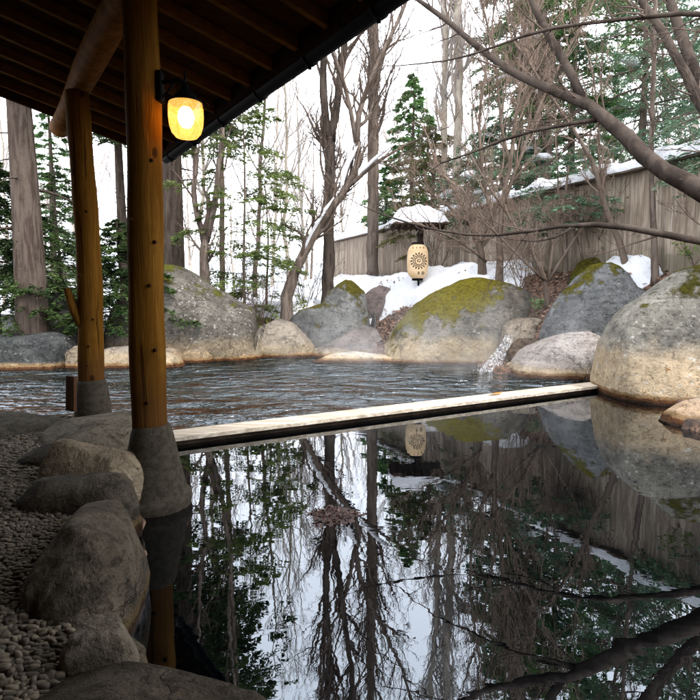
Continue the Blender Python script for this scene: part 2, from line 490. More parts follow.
B0, B1 = onz(175, 447, 0), onz(604, 391, 0)         # front edge of the divider at water level
bd = (B1 - B0).normalized(); bn = Vector((-bd.y, bd.x, 0))
BE0 = B0 - bd * .6; BE1 = B1 + bd * .25
mid0 = BE0 + bn * .13 - bd * 1.0; mid1 = BE1 + bn * .13 + bd * 1.6
def flat(name, poly, z, mat, label, cat):
    b = MB(); V = [(x, y, z) for x, y in poly]
    me = bpy.data.meshes.new(name); me.from_pydata(V, [], [list(range(len(V)))]); me.materials.append(mat)
    o = bpy.data.objects.new(name, me); link(o); tag(o, label, cat, kind='structure'); return o
flat('near_water', [(-4, -2), (7.5, -2), (7.5, mid1.y), (mid1.x, mid1.y), (mid0.x, mid0.y), (-4, mid0.y)], 0.0, m_water('still_water', 0), 'still dark mirror-like water in front of the wooden divider', 'water')
flat('far_water', [(mid0.x, mid0.y), (mid1.x, mid1.y), (7.5, mid1.y), (7.5, 17), (-16, 17), (-16, mid0.y), (-4, mid0.y)], 0.0, m_water('rippled_water', 1), 'rippling dark water behind the wooden divider', 'water')

# ------------------------------------------------------------------ wooden divider
BW = m_wood('bleached_timber', (.36, .30, .23), (.60, .54, .45), 'x', .6, scale=1.6)
BWD = m_wood('dark_timber', (.035, .026, .02), (.07, .05, .035), 'x', .35)  # darker than the top board lying over it
ang = math.atan2(bd.y, bd.x); RM = Matrix.Rotation(ang, 4, 'Z')
div = thing('pool_divider', (BE0 + BE1) / 2, 'long pale wooden beam dividing the still pool from the rippling pool', 'divider')
L = (BE1 - BE0).length; cc = (BE0 + BE1) / 2 + bn * .17
b = MB(); b.box(cc + Vector((0, 0, .0765)), (L, .34, .045), RM); b.build('top_board', BW, div, bevel=.004, smooth=False)
b = MB(); b.box(cc + Vector((0, 0, -.12)) + bn * .01, (L - .02, .24, .344), RM); b.build('beam_body', BWD, div, smooth=False)

# ------------------------------------------------------------------ rocks
def rock_prof(label, prof, base_y, D, half_depth, mat, zb=0.0, seed=1, rough=.085, group='boulders round the pool', fac=5, yaw=0.0, name='boulder', res=(120, 100), sq=.8, cat='boulder', under=.3):
    """profile in photo pixels gives silhouette height across the rock; D = depth (m) of its centre"""
    pr = sorted(prof); w = [at(x, y, D) for x, y in pr]
    X = np.array([p.x for p in w]); Z = np.array([p.z for p in w])
    x0, x1 = X[0], X[-1]; xc = (x0 + x1) / 2; hw = (x1 - x0) / 2
    nu, nt = res
    U = -np.cos(np.linspace(.02, math.pi - .02, nu)); xx = xc + U * hw
    # smooth profile
    H = np.interp(xx, X, Z) - zb
    ker = np.array([1, 2, 3, 2, 1.]); ker /= ker.sum()
    H = np.convolve(np.pad(H, 2, mode='edge'), ker, 'valid'); H = np.maximum(H, .03)
    endf = (1 - np.abs(U) ** 3.2) ** (1 / 3.2)
    dp = half_depth * endf
    th = np.linspace(0, 2 * math.pi, nt, endpoint=False)
    cb, sb_ = np.cos(th), np.sin(th)
    pw = lambda v, e: np.sign(v) * np.abs(v) ** e
    Yl = pw(cb, sq)[None, :] * dp[:, None]
    up = pw(sb_, sq)[None, :]
    Zl = np.where(up > 0, up * H[:, None], up * under * (endf[:, None] * .9 + .1))
    V = np.stack([np.broadcast_to((U * hw)[:, None], Yl.shape), Yl, Zl + zb], -1).reshape(-1, 3)
    rng = np.random.default_rng(seed)
    S = max(hw, H.max(), half_depth)
    c0 = np.array([0, 0, zb + H.max() * .3])
    dirn = V - c0; ln = np.linalg.norm(dirn, axis=1)[:, None] + 1e-6; dn = dirn / ln
    for k in range(fac):                 # broad facets on the front and upper front
        a = rng.uniform(-1.1, 1.1); e = rng.uniform(.05, .9)
        nn = np.array([math.sin(a) * math.cos(e), -math.cos(a) * math.cos(e), math.sin(e)])
        pj = dirn @ nn; mx = pj.max(); lim = mx * rng.uniform(.78, .93)
        over = np.maximum(0, pj - lim)
        V = V - over[:, None] * nn * .75; dirn = V - c0
    nz = fbm(V * (1.6 / S) + seed * 3.1, 5, seed) * .55 + fbm(V * 5 / S + seed, 4, seed + 50) * .25 + fbm(V * 13 / S + seed, 4, seed + 70) * .09
    rid = 1 - np.abs(fbm(V * (2.6 / S) + 7 + seed, 3, seed + 9)) * 2
    amp = rough * S * np.clip(ln[:, 0] / S, .15, 1)
    V = V + dn * (nz * amp)[:, None] - dn * (np.clip(rid - .55, 0, 1) * amp * .5)[:, None]
    M = np.array(Matrix.Rotation(yaw, 3, 'Z')); V = V @ M.T
    V = V + np.array([xc, D, 0])
    n = nu; k = nt
    i = np.arange(n - 1)[:, None] * k; j = np.arange(k)[None, :]; j2 = (j + 1) % k
    Q = np.stack([i + j, i + j2, i + k + j2, i + k + j], -1).reshape(-1, 4)
    V = np.vstack([V, V[:k].mean(0), V[-k:].mean(0)])
    jj = np.arange(k); jn = (jj + 1) % k
    T = np.vstack([np.stack([np.full(k, n * k), jn, jj], -1), np.stack([np.full(k, n * k + 1), (n - 1) * k + jj, (n - 1) * k + jn], -1)])
    b = MB(); b.add(V, Q, T)
    o = b.build(name, mat, loc=(xc, D, zb)); tag(o, label, cat, group)
    return o

def rock_world(label, c, r, yaw, mat, seed=1, rough=.07, zb=.1, group='kerb stones along the pebble deck', name='boulder', fac=5, sq=.8, cat='boulder', res=(64, 56), tilt=0):
    nu, nt = res
    U = -np.cos(np.linspace(.02, math.pi - .02, nu))
    rng = np.random.default_rng(seed)
    endf = (1 - np.abs(U) ** 2.8) ** (1 / 2.8)
    H = r[2] * endf * (1 + .12 * np.sin(U * 3 + seed))
    th = np.linspace(0, 2 * math.pi, nt, endpoint=False)
    pw = lambda v, e: np.sign(v) * np.abs(v) ** e
    Yl = pw(np.cos(th), sq)[None, :] * (r[1] * endf)[:, None]
    up = pw(np.sin(th), sq)[None, :]
    Zl = np.where(up > 0, up * H[:, None], up * .3 * endf[:, None])
    V = np.stack([np.broadcast_to((U * r[0])[:, None], Yl.shape), Yl, Zl], -1).reshape(-1, 3)
    S = max(r); c0 = np.array([0, 0, r[2] * .2]); dirn = V - c0
    for k in range(fac):
        a = rng.uniform(0, 6.28); e = rng.uniform(.15, 1.4)
        nn = np.array([math.sin(a) * math.cos(e), -math.cos(a) * math.cos(e), math.sin(e)])
        pj = dirn @ nn; over = np.maximum(0, pj - pj.max() * rng.uniform(.75, .93)); V = V - over[:, None] * nn * .8; dirn = V - c0
    ln = np.linalg.norm(dirn, axis=1)[:, None] + 1e-6
    nz = fbm(V * (1.7 / S) + seed * 3.1, 5, seed) * .55 + fbm(V * 6 / S + seed, 4, seed + 50) * .25
    V = V + dirn / ln * (nz * rough * S * np.clip(ln[:, 0] / S, .2, 1))[:, None]
    M = np.array((Matrix.Rotation(yaw, 4, 'Z') @ Matrix.Rotation(tilt, 4, 'Y')).to_3x3()); V = V @ M.T + np.array([c[0], c[1], zb])
    n = nu; k = nt
    i = np.arange(n - 1)[:, None] * k; j = np.arange(k)[None, :]; j2 = (j + 1) % k
    Q = np.stack([i + j, i + j2, i + k + j2, i + k + j], -1).reshape(-1, 4)
    V = np.vstack([V, V[:k].mean(0), V[-k:].mean(0)])
    jj = np.arange(k); jn = (jj + 1) % k
    T = np.vstack([np.stack([np.full(k, n * k), jn, jj], -1), np.stack([np.full(k, n * k + 1), (n - 1) * k + jj, (n - 1) * k + jn], -1)])
    b = MB(); b.add(V, Q, T)
    o = b.build(name, mat, loc=(c[0], c[1], zb)); tag(o, label, cat, group); return o

BEIGE = (.34, .27, .18)
# far left
rock_prof('long flat-topped dark grey boulder at the far left rim of the pool', [(-60, 372), (-50, 345), (-20, 336), (5, 333), (30, 334), (50, 332), (64, 337), (69, 350), (72, 368)], 372, 12.1, .75,
          m_rock('dark_grey_rock', (0.0413, 0.0435, 0.0428), (0.0750, 0.0780, 0.0750), lichen=.2, warm=(.30, .22, .13), warmh=.14), seed=3, sq=.6)
rock_prof('dark boulder with thin snow behind the long flat grey boulder, left of slimmer post', [(34, 336), (40, 310), (52, 296), (66, 291), (78, 300), (92, 318), (100, 340)], 340, 13.6, .7,
          m_rock('near_black_rock', (.05, .05, .048), (.10, .10, .095), lichen=.1, stain=False), zb=.3, seed=5)
rock_prof('small brown block of rock at the waterline, left of the slimmer post', [(67, 370), (69, 350), (78, 345), (90, 350), (95, 369)], 369, 12.1, .4,
          m_rock('brown_block_rock', (.15, .12, .09), (.22, .18, .13)), seed=6, sq=.6)
rock_prof('pale low rock at the waterline seen between the two wooden posts', [(84, 370), (94, 352), (112, 347), (135, 346), (160, 350), (176, 356), (184, 368)], 368, 12.2, .5,
          m_rock('pale_low_rock', (0.1950, 0.1650, 0.1350), (0.2700, 0.2325, 0.1875), warm=BEIGE, warmh=.3), seed=7)
rock_prof('huge speckled grey boulder sloping down to the right behind the thicker post', [(105, 345), (118, 310), (140, 280), (165, 266), (182, 266), (205, 282), (232, 294), (256, 308), (266, 322), (262, 345), (256, 352)], 352, 14.3, 1.25,
          m_rock('speckled_grey_rock', (0.0800, 0.0720, 0.0600), (0.1480, 0.1344, 0.1160), lichen=1.2, moss=.18, mossdir=(0, .2, 1), warm=(.20, .16, .11), warmh=.45), seed=9, rough=.07, sq=.85, fac=3)
for i, (a, b_, yt, D, lb) in enumerate([(158, 182, 347, 12.9, 'low tan stone at the waterline just right of the thicker post'), (180, 214, 348, 13.2, 'low tan stone under the left of the huge speckled boulder'),
                               (210, 250, 346, 13.6, 'low tan stone under the right of the huge speckled boulder')]):
    rock_prof(lb, [(a, 358), (a + 5, yt + 2), ((a + b_) / 2, yt), (b_ - 5, yt + 2), (b_, 358)], 358, D, .4, m_rock('tan_rim_rock', (.17, .13, .10), (.26, .21, .15), warm=(.28, .21, .13), warmh=.25), seed=20 + i, res=(40, 32), sq=.6)
rock_prof('rounded brown-beige boulder at the waterline right of the huge speckled boulder', [(250, 360), (254, 338), (262, 326), (278, 318), (292, 322), (305, 336), (313, 345), (318, 358)], 358, 14.7, .8,
          m_rock('brown_beige_rock', (0.1760, 0.1520, 0.1280), (0.2560, 0.2160, 0.1680), warm=(.27, .22, .15), warmh=.3), seed=31)
rock_prof('blue-grey boulder with a moss-covered peak below the forked tree', [(288, 345), (290, 318), (300, 310), (322, 303), (330, 292), (345, 280), (352, 280), (365, 292), (374, 306), (376, 325), (372, 345)], 350, 15.9, 1.0,
          m_rock('mossy_blue_grey_rock', (0.0978, 0.0978, 0.0935), (0.1700, 0.1700, 0.1615), moss=.52, mossdir=(.15, -.1, 1), mosscol=(.11, .095, .014)), seed=33, rough=.075, zb=.0)
rock_prof('low mauve-grey boulder in front of the moss-peaked boulder', [(306, 362), (312, 350), (330, 342), (345, 333), (362, 325), (376, 327), (383, 342), (386, 360)], 360, 14.6, .7,
          m_rock('mauve_grey_rock', (0.1120, 0.0960, 0.0896), (0.1840, 0.1600, 0.1480), warm=(.3, .25, .19), warmh=.2), seed=36)
rock_prof('flat pale rock with rusty waterline, in the water before the big mossy boulder', [(313, 368), (318, 360), (335, 354), (355, 352), (380, 355), (405, 357), (425, 358), (433, 366)], 368, 13.1, .45,
          m_rock('flat_pale_rock', (.33, .30, .26), (.46, .42, .36), warm=(.5, .38, .24), warmh=.16), seed=38, sq=.6)
rock_prof('reddish-brown stone with snow around it, left below the paper lantern', [(362, 303), (368, 292), (380, 285), (394, 288), (402, 298), (406, 304)], 304, 17.0, .6,
          m_rock('reddish_brown_rock', (.13, .10, .09), (.21, .165, .15), stain=False), zb=.7, seed=41)
rock_prof('big boulder with bright olive moss on top and a beige foot, below the lantern', [(378, 366), (384, 345), (395, 325), (415, 303), (440, 290), (458, 281), (480, 277), (505, 281), (525, 288), (540, 298), (552, 320), (560, 366)], 366, 13.6, 1.3,
          m_rock('big_mossy_rock', (0.1105, 0.1020, 0.0850), (0.1955, 0.1785, 0.1487), moss=.52, mossdir=(-.55, -.25, .9), mosscol=(.17, .145, .015), warm=(.38, .30, .19), warmh=.5, lichen=.8), seed=43, rough=.075, fac=4)
rock_prof('flat brown-grey stone above the small waterfall', [(498, 345), (503, 326), (515, 318), (533, 317), (546, 322), (549, 340)], 345, 12.4, .5,
          m_rock('flat_brown_grey_rock', (.17, .14, .11), (.27, .23, .18), stain=False), zb=.35, seed=45)
rock_prof('orange-brown stone between the waterfall and the moss-topped blue boulder', [(536, 342), (542, 328), (556, 322), (568, 326), (574, 340)], 342, 12.1, .4,
          m_rock('orange_brown_rock', (.26, .14, .055), (.36, .24, .12), stain=False), zb=.4, seed=46)
rock_prof('dark wet rock beside the waterfall', [(502, 372), (508, 350), (520, 338), (535, 338), (545, 352), (548, 372)], 372, 11.6, .45,
          m_rock('dark_wet_rock', (.06, .045, .035), (.12, .09, .065)), seed=47)
rock_prof('pinkish-grey cracked boulder at the waterline left of the giant right-hand boulder', [(508, 382), (514, 365), (526, 350), (545, 341), (562, 334), (585, 330), (606, 332), (616, 345), (620, 384)], 384, 10.9, .85,
          m_rock('pinkish_grey_rock', (.27, .235, .21), (.38, .34, .31), lichen=.3, crack=1.0, warm=(.42, .33, .22), warmh=.2), seed=49, sq=.65)
rock_prof('narrow rock squeezed between the pinkish cracked boulder and the giant boulder', [(598, 388), (602, 350), (612, 335), (622, 350), (626, 388)], 388, 9.9, .35,
          m_rock('narrow_rock', (.24, .21, .17), (.33, .29, .24), warm=BEIGE, warmh=.4), seed=50, res=(36, 32))
rock_prof('dark moss-covered rock behind the blue-grey boulder on the right', [(560, 330), (564, 300), (572, 275), (584, 254), (600, 250), (614, 256), (622, 280), (626, 320)], 330, 12.6, .6,
          m_rock('mossy_dark_rock', (.10, .10, .09), (.16, .16, .14), moss=.75, mossdir=(0, 0, 1), mosscol=(.09, .085, .012), stain=False), zb=.5, seed=51)
rock_prof('blue-grey angular boulder with moss on its crest, above the pinkish boulder', [(546, 335), (552, 312), (566, 290), (580, 272), (594, 264), (612, 262), (624, 270), (632, 284), (650, 290), (664, 300), (668, 330), (660, 345)], 345, 11.4, .75,
          m_rock('blue_grey_rock', (.10, .103, .105), (.18, .182, .183), moss=.22, mossdir=(-.2, 0, 1), mosscol=(.13, .115, .014), stain=False, lichen=.2), zb=.3, seed=53, rough=.07)
rock_prof('giant beige boulder with lichen and moss on top, at the right edge of the pool', [(603, 404), (604, 375), (607, 345), (614, 325), (630, 305), (652, 290), (680, 270), (705, 262), (740, 262), (775, 290), (800, 340), (808, 410)], 410, 8.6, 1.15,
          m_rock('giant_beige_rock', (.17, .16, .135), (.29, .275, .235), moss=.62, mossdir=(.6, -.05, .85), mosscol=(.10, .09, .014), lichen=1.5, warm=(.47, .37, .245), warmh=.66, crack=.15), seed=57, rough=.042, fac=3, sq=.9)
rock_prof('smaller brownish boulder in front of the giant beige boulder, bottom of the right rim', [(668, 440), (672, 424), (682, 412), (700, 402), (730, 398), (765, 410), (780, 445)], 445, 6.5, .45,
          m_rock('brownish_rock', (.22, .18, .15), (.32, .27, .23), warm=(.40, .29, .19), warmh=.25), seed=59, sq=.7)
# fill rocks out of the frame that close the rim when seen from the side
rock_world('grey boulder just outside the right of the pool', (5.4, 4.6), (1.1, .8, .7), .9, GREY, 61, group='boulders round the pool')

# near kerb stones
DK = (.085, .078, .068); DK2 = (.16, .148, .13)
wm = lambda c: (c[0] * 1.08, c[1] * .97, c[2] * .80)
Rk = lambda nm, a, b, **k: m_rock(nm, wm(a), wm(b), stain=True, stainc=(.10, .07, .035), **k)
rock_world('broad flat grey stone carrying the slimmer post at the end of the pebble deck', (-2.33, 5.12), (.62, .55, .27), -.9, Rk('kerb_flat_rock', (0.1017, 0.0956, 0.0833), (0.1553, 0.1492, 0.1316)), 71, zb=.1, sq=.6)
rock_world('dark flat stone at the far left corner of the pebble deck', (-3.35, 5.35), (.48, .42, .22), .2, Rk('kerb_dark_flat', (0.0612, 0.0612, 0.0553), (0.1037, 0.1011, 0.0918)), 72, zb=.12, sq=.6)
rock_world('small dark stone between the flat post stone and the pale-topped stone', (-2.35, 4.28), (.32, .2, .22), .1, Rk('kerb_small_dark', (0.0450, 0.0416, 0.0365), (0.0850, 0.0782, 0.0672)), 70, zb=.12)
rock_world('pale-topped rounded stone left of the thicker post footing', (-1.83, 3.82), (.40, .28, .38), -.12, Rk('kerb_pale_rock', (0.2165, 0.1920, 0.1598), (0.3358, 0.3038, 0.2486)), 73, zb=.14)
rock_world('charcoal rounded stone in front of the pale-topped stone', (-1.72, 3.34), (.39, .20, .31), -.1, Rk('kerb_charcoal_rock', (0.0450, 0.0425, 0.0382), (0.0892, 0.0833, 0.0739)), 74, zb=.12)
rock_world('large elongated dark boulder edging the pebble deck at the lower left', (-1.285, 2.60), (.56, .255, .375), math.radians(108), Rk('kerb_large_rock', (0.0727, 0.0665, 0.0581), (0.1454, 0.1338, 0.1163), sc=1.6), 79, rough=.09, zb=.1, fac=8, res=(110, 90))
rock_world('small flat pale stone leaning on the end of the large elongated boulder', (-.90, 1.86), (.13, .10, .13), .12, Rk('kerb_small_pale', (0.1652, 0.1553, 0.1377), (0.2341, 0.2203, 0.1996), sc=2), 76, zb=.22, rough=.05, sq=.5, fac=8, tilt=.08)
rock_world('wide dark rough stone at the bottom edge of the view', (-.60, 1.42), (.56, .34, .245), -.16, Rk('kerb_bottom_rock', (0.0501, 0.0450, 0.0382), (0.1020, 0.0926, 0.0790), sc=2), 78, zb=.1, rough=.06, res=(110, 90))
rock_world('low dark stone wedged under the small flat pale stone', (-.98, 1.93), (.20, .24, .11), .4, Rk('kerb_under_rock', (0.0442, 0.0391, 0.0323), (0.0723, 0.0663, 0.0527)), 77, zb=.1)

# ------------------------------------------------------------------ pebble deck
DECK = [(-9.0, 5.95), (-2.9, 5.9), (-2.3, 5.0), (-1.95, 4.1), (-1.6, 3.3), (-1.4, 2.7), (-1.1, 2.0), (-.9, 1.45), (-.5, 1.15), (4.0, .9), (4.0, -3), (-9.0, -3)]
def prism(name, poly, z0, z1, mat):
    n = len(poly); V = [(x, y, z0) for x, y in poly] + [(x, y, z1) for x, y in poly]
    Fs = [list(range(n))[::-1], list(range(n, 2 * n))] + [[i, (i + 1) % n, n + (i + 1) % n, n + i] for i in range(n)]
    me = bpy.data.meshes.new(name); me.from_pydata(V, [], Fs); me.materials.append(mat)
    return link(bpy.data.objects.new(name, me))
deck = prism('deck_floor', DECK[::-1], -.6, .215, m_plain('mortar', (.07, .062, .05), .9, 0, .6, 40))
tag(deck, 'mortar bed of the pebble deck under the shelter roof', 'floor', kind='structure')
rng = np.random.default_rng(5)
pts = []
y = .7
while y < 6.0:
    k = 1 + .5 * max(0, (y - 3)) / 3
    dy = .0175 * k; x = -5.4 if y > 3 else -3.3
    while x < -.3:
        w = rng.uniform(.018, .050) * k
        pts.append((x + w / 2 + rng.normal(0, .004), y + .3 * math.sin(x * .9) * .3 + rng.normal(0, .008), w * .52, dy * rng.uniform(.45, .72)))
        x += w * .92
    y += dy
pts = np.array(pts)
pts = pts[seg_dist(pts[:, :2], DECK) < .02]
import bmesh
bm = bmesh.new(); bmesh.ops.create_icosphere(bm, subdivisions=2, radius=1); bm.verts.ensure_lookup_table()
SV = np.array([v.co[:] for v in bm.verts]); ST = np.array([[v.index for v in f.verts] for f in bm.faces]); bm.free()
n = len(pts)
SVr = np.sign(SV) * np.abs(SV) ** .7
rot = rng.normal(.05, .22, n); cr, sr = np.cos(rot), np.sin(rot)
lx = SVr[None, :, 0] * pts[:, 2, None]; ly = SVr[None, :, 1] * pts[:, 3, None]
lz = SVr[None, :, 2] * rng.uniform(.009, .018, n)[:, None]
defm = 1 + .16 * vnoise((SV[None] * 1.1 + rng.uniform(0, 100, (n, 1, 3))).reshape(-1, 3), 3).reshape(n, -1)
lx, ly, lz = lx * defm, ly * defm, lz * defm
lz = lz + (SV[None, :, 0] * rng.normal(0, .004, n)[:, None])
PX = pts[:, 0, None] + lx * cr[:, None] - ly * sr[:, None]; PY = pts[:, 1, None] + lx * sr[:, None] + ly * cr[:, None]
PZ = .215 + rng.uniform(-.006, .008, n)[:, None] + lz
Vp = np.stack([PX, PY, PZ], -1).reshape(-1, 3)
Tp = (ST[None] + (np.arange(n) * len(SV))[:, None, None]).reshape(-1, 3)
t = NT('pebble'); P = t.pos()
pc = t.n('NewGeometry').outputs['Random Per Island']
rmp = t.mix(pc, (.036, .029, .020), (.165, .135, .092))
rmp = t.mix(t.ss(t.noise(P, 45, 4, .6), .45, .7), rmp, (.08, .068, .05))
t.prin(rmp, .8, t.bump(t.noise(P, 160, 3, .6), .4, .004), Specular_IOR_Level=.25)
b = MB(); b.add(Vp, None, Tp)
tag(b.build('pebble_paving', t.m), 'small elongated pebbles set in rows across the deck', 'paving', kind='structure')

# ------------------------------------------------------------------ shelter: posts, beam, roof, gutter
WPOST = m_wood('amber_log', (0.1082, 0.0476, 0.0072), (0.1732, 0.0830, 0.0144), 'z', .58, knots=True)
WBEAM = m_wood('beam_log', (0.1350, 0.0540, 0.0120), (0.2250, 0.0975, 0.0240), 'z', .55, knots=False)
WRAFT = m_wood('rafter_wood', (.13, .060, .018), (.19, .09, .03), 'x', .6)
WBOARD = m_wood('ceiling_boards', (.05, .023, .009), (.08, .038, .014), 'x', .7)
BLACK = m_plain('black_metal', (.005, .005, .0055), .65)
FOOT = m_plain('grey_granite', (.060, .051, .037), .9, 0, .9, 90)
KNOT = m_plain('knot_dark', (.035, .014, .005), .7)
sh = thing('open_shelter', (-1.42, 3.9, 0), 'open log shelter with amber wooden posts and a dark plank roof over the pebble deck', 'shelter')
def post(px_t, py_t, px_b, py_b, D, rad_b, rad_t, ztop, foot, stub=None, knots=()):
    p0 = at(px_b, py_b, D); p0 = Vector((p0.x, D, p0.z)); rng = random.Random(int(D * 10))
    N = 40; pts = []; rs = []
    for i in range(N):
        f = i / (N - 1); z = p0.z - .02 + f * (ztop - p0.z)
        pts.append((p0.x + .018 * math.sin(f * 5 + D), D + .015 * math.sin(f * 4), z)); rs.append(rad_b + (rad_t - rad_b) * f + .003 * math.sin(f * 23 + D))
    b = MB(); b.tube(pts, rs, 28); KN = []
    for (kz, ka) in knots:
        c = Vector((p0.x + math.sin(ka) * rad_b * .97, D - math.cos(ka) * rad_b * .97, kz)); KN.append((c, ka))
    if stub: 
        s0, s1, sr = stub; b.tube([s0, (Vector(s0) + Vector(s1)) / 2 + Vector((-.015, 0, -.01)), s1], [sr * 1.15, sr, sr * .75], 12)
    o = b.build('post', WPOST, sh)
    for c, ka in KN:
        q = MB(); q.tube([c - Vector((math.sin(ka), -math.cos(ka), 0)) * .01, c + Vector((math.sin(ka), -math.cos(ka), 0)) * .005, c + Vector((math.sin(ka), -math.cos(ka), 0)) * .009], [.014, .012, .004], 9)
        q.build('knot', KNOT, o)
    b = MB(); b.lathe(foot, (p0.x, D, 0), 40); b.build('post_footing', FOOT, o)
    return o
p1 = at(92, 384, 5.76)
post(82, 105, 92, 384, 5.76, .128, .112, 3.62, [(0, .66), (.11, .66), (.137, .65), (.15, .62), (.165, .5), (.18, .36), (.185, .28), (.185, .1)],
     stub=((p1.x - .06, 5.72, 1.24), (p1.x - .185, 5.69, 1.62), .046), knots=[(1.02, .3), (1.3, .75), (1.75, -.2), (.82, .1), (2.4, .6), (2.9, -.4)])
post(139, 0, 152, 430, 3.90, .125, .115, 3.85, [(0, .60), (.12, .60), (.131, .59), (.15, .52), (.19, .32), (.235, .115), (.238, .09), (.268, .085), (.272, .05), (.262, .0), (.26, -.5)],
     knots=[(.78, .15), (1.15, .7), (1.6, .5), (2.05, -.5), (2.45, .85), (1.9, .9)])
# wall plate log lying over the posts, curved down at its far end
A1 = Vector((p1.x + .02, 5.76, 3.725))
b = MB(); pts = []; rs = []
for i in range(36):
    k = -1.55 + i * .32
    pts.append(A1 - DV * k + Vector((0, 0, -.02 + .02 * math.sin(k * 1.3) - .03 * max(0, -k)))); rs.append(.118 + .010 * math.sin(k * 2.1))
b.tube(pts, rs, 22); b.build('beam', WBEAM, sh)
CORN = Vector((-2.69, 8.0, 3.56)); TS = .24
def rp(k, s, dz=0.0): return CORN - DV * k - NV * s + Vector((0, 0, TS * s + dz))
def slab(mb, k0, k1, s0, s1, z0, z1):
    V = [rp(k, s, z) for k in (k0, k1) for s in (s0, s1) for z in (z0, z1)]
    mb.add([tuple(v) for v in V], [(0, 1, 3, 2), (4, 6, 7, 5), (0, 4, 5, 1), (2, 3, 7, 6), (0, 2, 6, 4), (1, 5, 7, 3)])
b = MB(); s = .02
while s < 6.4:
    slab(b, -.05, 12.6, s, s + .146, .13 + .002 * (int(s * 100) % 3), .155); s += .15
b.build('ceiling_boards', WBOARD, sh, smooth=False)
b = MB(); slab(b, -.08, 12.63, -.06, 6.45, .165, .21); b.build('roof_covering', m_plain('dark_roofing', (.02, .02, .022), .7), sh, smooth=False)
b = MB(); slab(b, -.06, 12.6, 0.0, -.03, -.02, .16); b.build('fascia_board', m_wood('dark_fascia', (.015, .009, .006), (.025, .015, .009), 'x'), sh, smooth=False)
k = .12
while k < 12.5:
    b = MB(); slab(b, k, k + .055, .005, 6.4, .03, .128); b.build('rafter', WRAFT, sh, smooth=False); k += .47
b = MB(); slab(b, -.11, -.055, .0, 6.4, -.02, .16); b.build('barge_board', WBOARD, sh, smooth=False)
g = MB(); N = 30
g.tube([rp(-.12 + i * 12.7 / (N - 1), -.10, .02) for i in range(N)], .075, 18); gut = g.build('gutter', BLACK, sh)
for i in range(13):
    b = MB(); c = rp(.15 + i * .95, -.10, .02); b.tube([c - DV * .016, c + DV * .016], .085, 18)
    b.box(c + Vector((0, 0, -.09)), (.03, .03, .03)); b.build('gutter_bracket', BLACK, gut)

# unseen walls added behind the camera and along the deck to shade it
bh = thing('shade_walls', (-3.4, -1.6, .2), 'unseen dark timber walls added to shade the pebble deck', 'shade wall')
WALL = m_wood('dark_timber_wall', (.05, .032, .022), (.09, .06, .042), 'z', .7)
def wall_slab(k0, k1, s0, s1, z0):
    b = MB(); V = []
    for k_ in (k0, k1):
        for s_ in (s0, s1):
            p_ = rp(k_, s_); V += [(p_.x, p_.y, z0), (p_.x, p_.y, p_.z + .02)]
    b.add(V, [(0, 1, 3, 2), (4, 6, 7, 5), (0, 4, 5, 1), (2, 3, 7, 6), (0, 2, 6, 4), (1, 5, 7, 3)]); b.build('wall', WALL, bh, smooth=False)
wall_slab(12.35, 12.5, .3, 6.3, .1); wall_slab(-.05, 12.3, 3.5, 3.65, .1)

# ------------------------------------------------------------------ bracket lamp on the thicker post
lc = at(186, 117, 3.86)
lamp = thing('wall_lamp', lc, 'glowing amber glass lamp with a black cone cap bracketed to the thicker post', 'lamp')
b = MB(); pp = at(162, 90, 3.87)
b.box(pp + Vector((-.012, 0, .02)), (.035, .07, .20)); b.build('back_plate', BLACK, lamp, bevel=.004)
b = MB(); top = lc + Vector((0, 0, .20))
b.tube([pp + Vector((.0, 0, .05)), pp + Vector((.07, 0, .055)), top + Vector((-.05, 0, .045)), top + Vector((0, 0, .03))], .013, 8)
b.tube([pp + Vector((.0, 0, -.05)), pp + Vector((.04, 0, -.01)), pp + Vector((.08, 0, .045))], .007, 8)
b.tube([top + Vector((0, 0, -.02)), top + Vector((0, 0, .10))], .008, 8)
b.build('arm', BLACK, lamp)
b = MB(); b.lathe([(.0, .215), (.02, .21), (.028, .18), (.05, .165), (.085, .12), (.118, .10), (.122, .088), (.0, .088)], lc, 32); b.build('cap', BLACK, lamp)
for sx in (-1, 1):
    b = MB(); c = lc + Vector((sx * .135, 0, .075)); b.tube([c + Vector((.022 * math.cos(a), 0, .026 * math.sin(a))) for a in np.linspace(0, 6.28, 14)], .004, 6, False)
    b.build('ring', BLACK, lamp)
t = NT('amber_seeded_glass'); P = t.pos()
tr = t.n('BsdfTransparent'); tr.inputs[0].default_value = (1, .60, .22, 1)
em = t.n('BsdfTranslucent'); t.set(em.inputs[0], (1, .50, .14))
e2 = t.n('Emission'); nn_ = t.noise(P, 55, 4, .7)
t.set(e2.inputs[0], t.mix(t.ss(nn_, .4, .65), (.85, .40, .06), (1, .62, .20))); e2.inputs[1].default_value = .42
gl = t.n('BsdfGlossy'); gl.inputs['Roughness'].default_value = .08
ad = t.n('AddShader'); m1 = t.n('MixShader'); m1.inputs[0].default_value = .07; m2 = t.n('MixShader'); m2.inputs[0].default_value = .05
lk = t.t.links.new
lk(tr.outputs[0], m1.inputs[1]); lk(em.outputs[0], m1.inputs[2]); lk(m1.outputs[0], ad.inputs[0]); lk(e2.outputs[0], ad.inputs[1])
lk(ad.outputs[0], m2.inputs[1]); lk(gl.outputs[0], m2.inputs[2]); lk(m2.outputs[0], t.out.inputs[0])
b = MB(); b.lathe([(.112, .088), (.116, .07), (.118, .0), (.112, -.06), (.098, -.105), (.072, -.135), (.035, -.143), (.0, -.145)], lc, 40); b.build('glass_shade', t.m, lamp)
t = NT('bulb_glow'); e = t.n('Emission'); e.inputs[0].default_value = (1, .72, .34, 1); e.inputs[1].default_value = 9; lk2 = t.t.links.new; lk2(e.outputs[0], t.out.inputs[0])
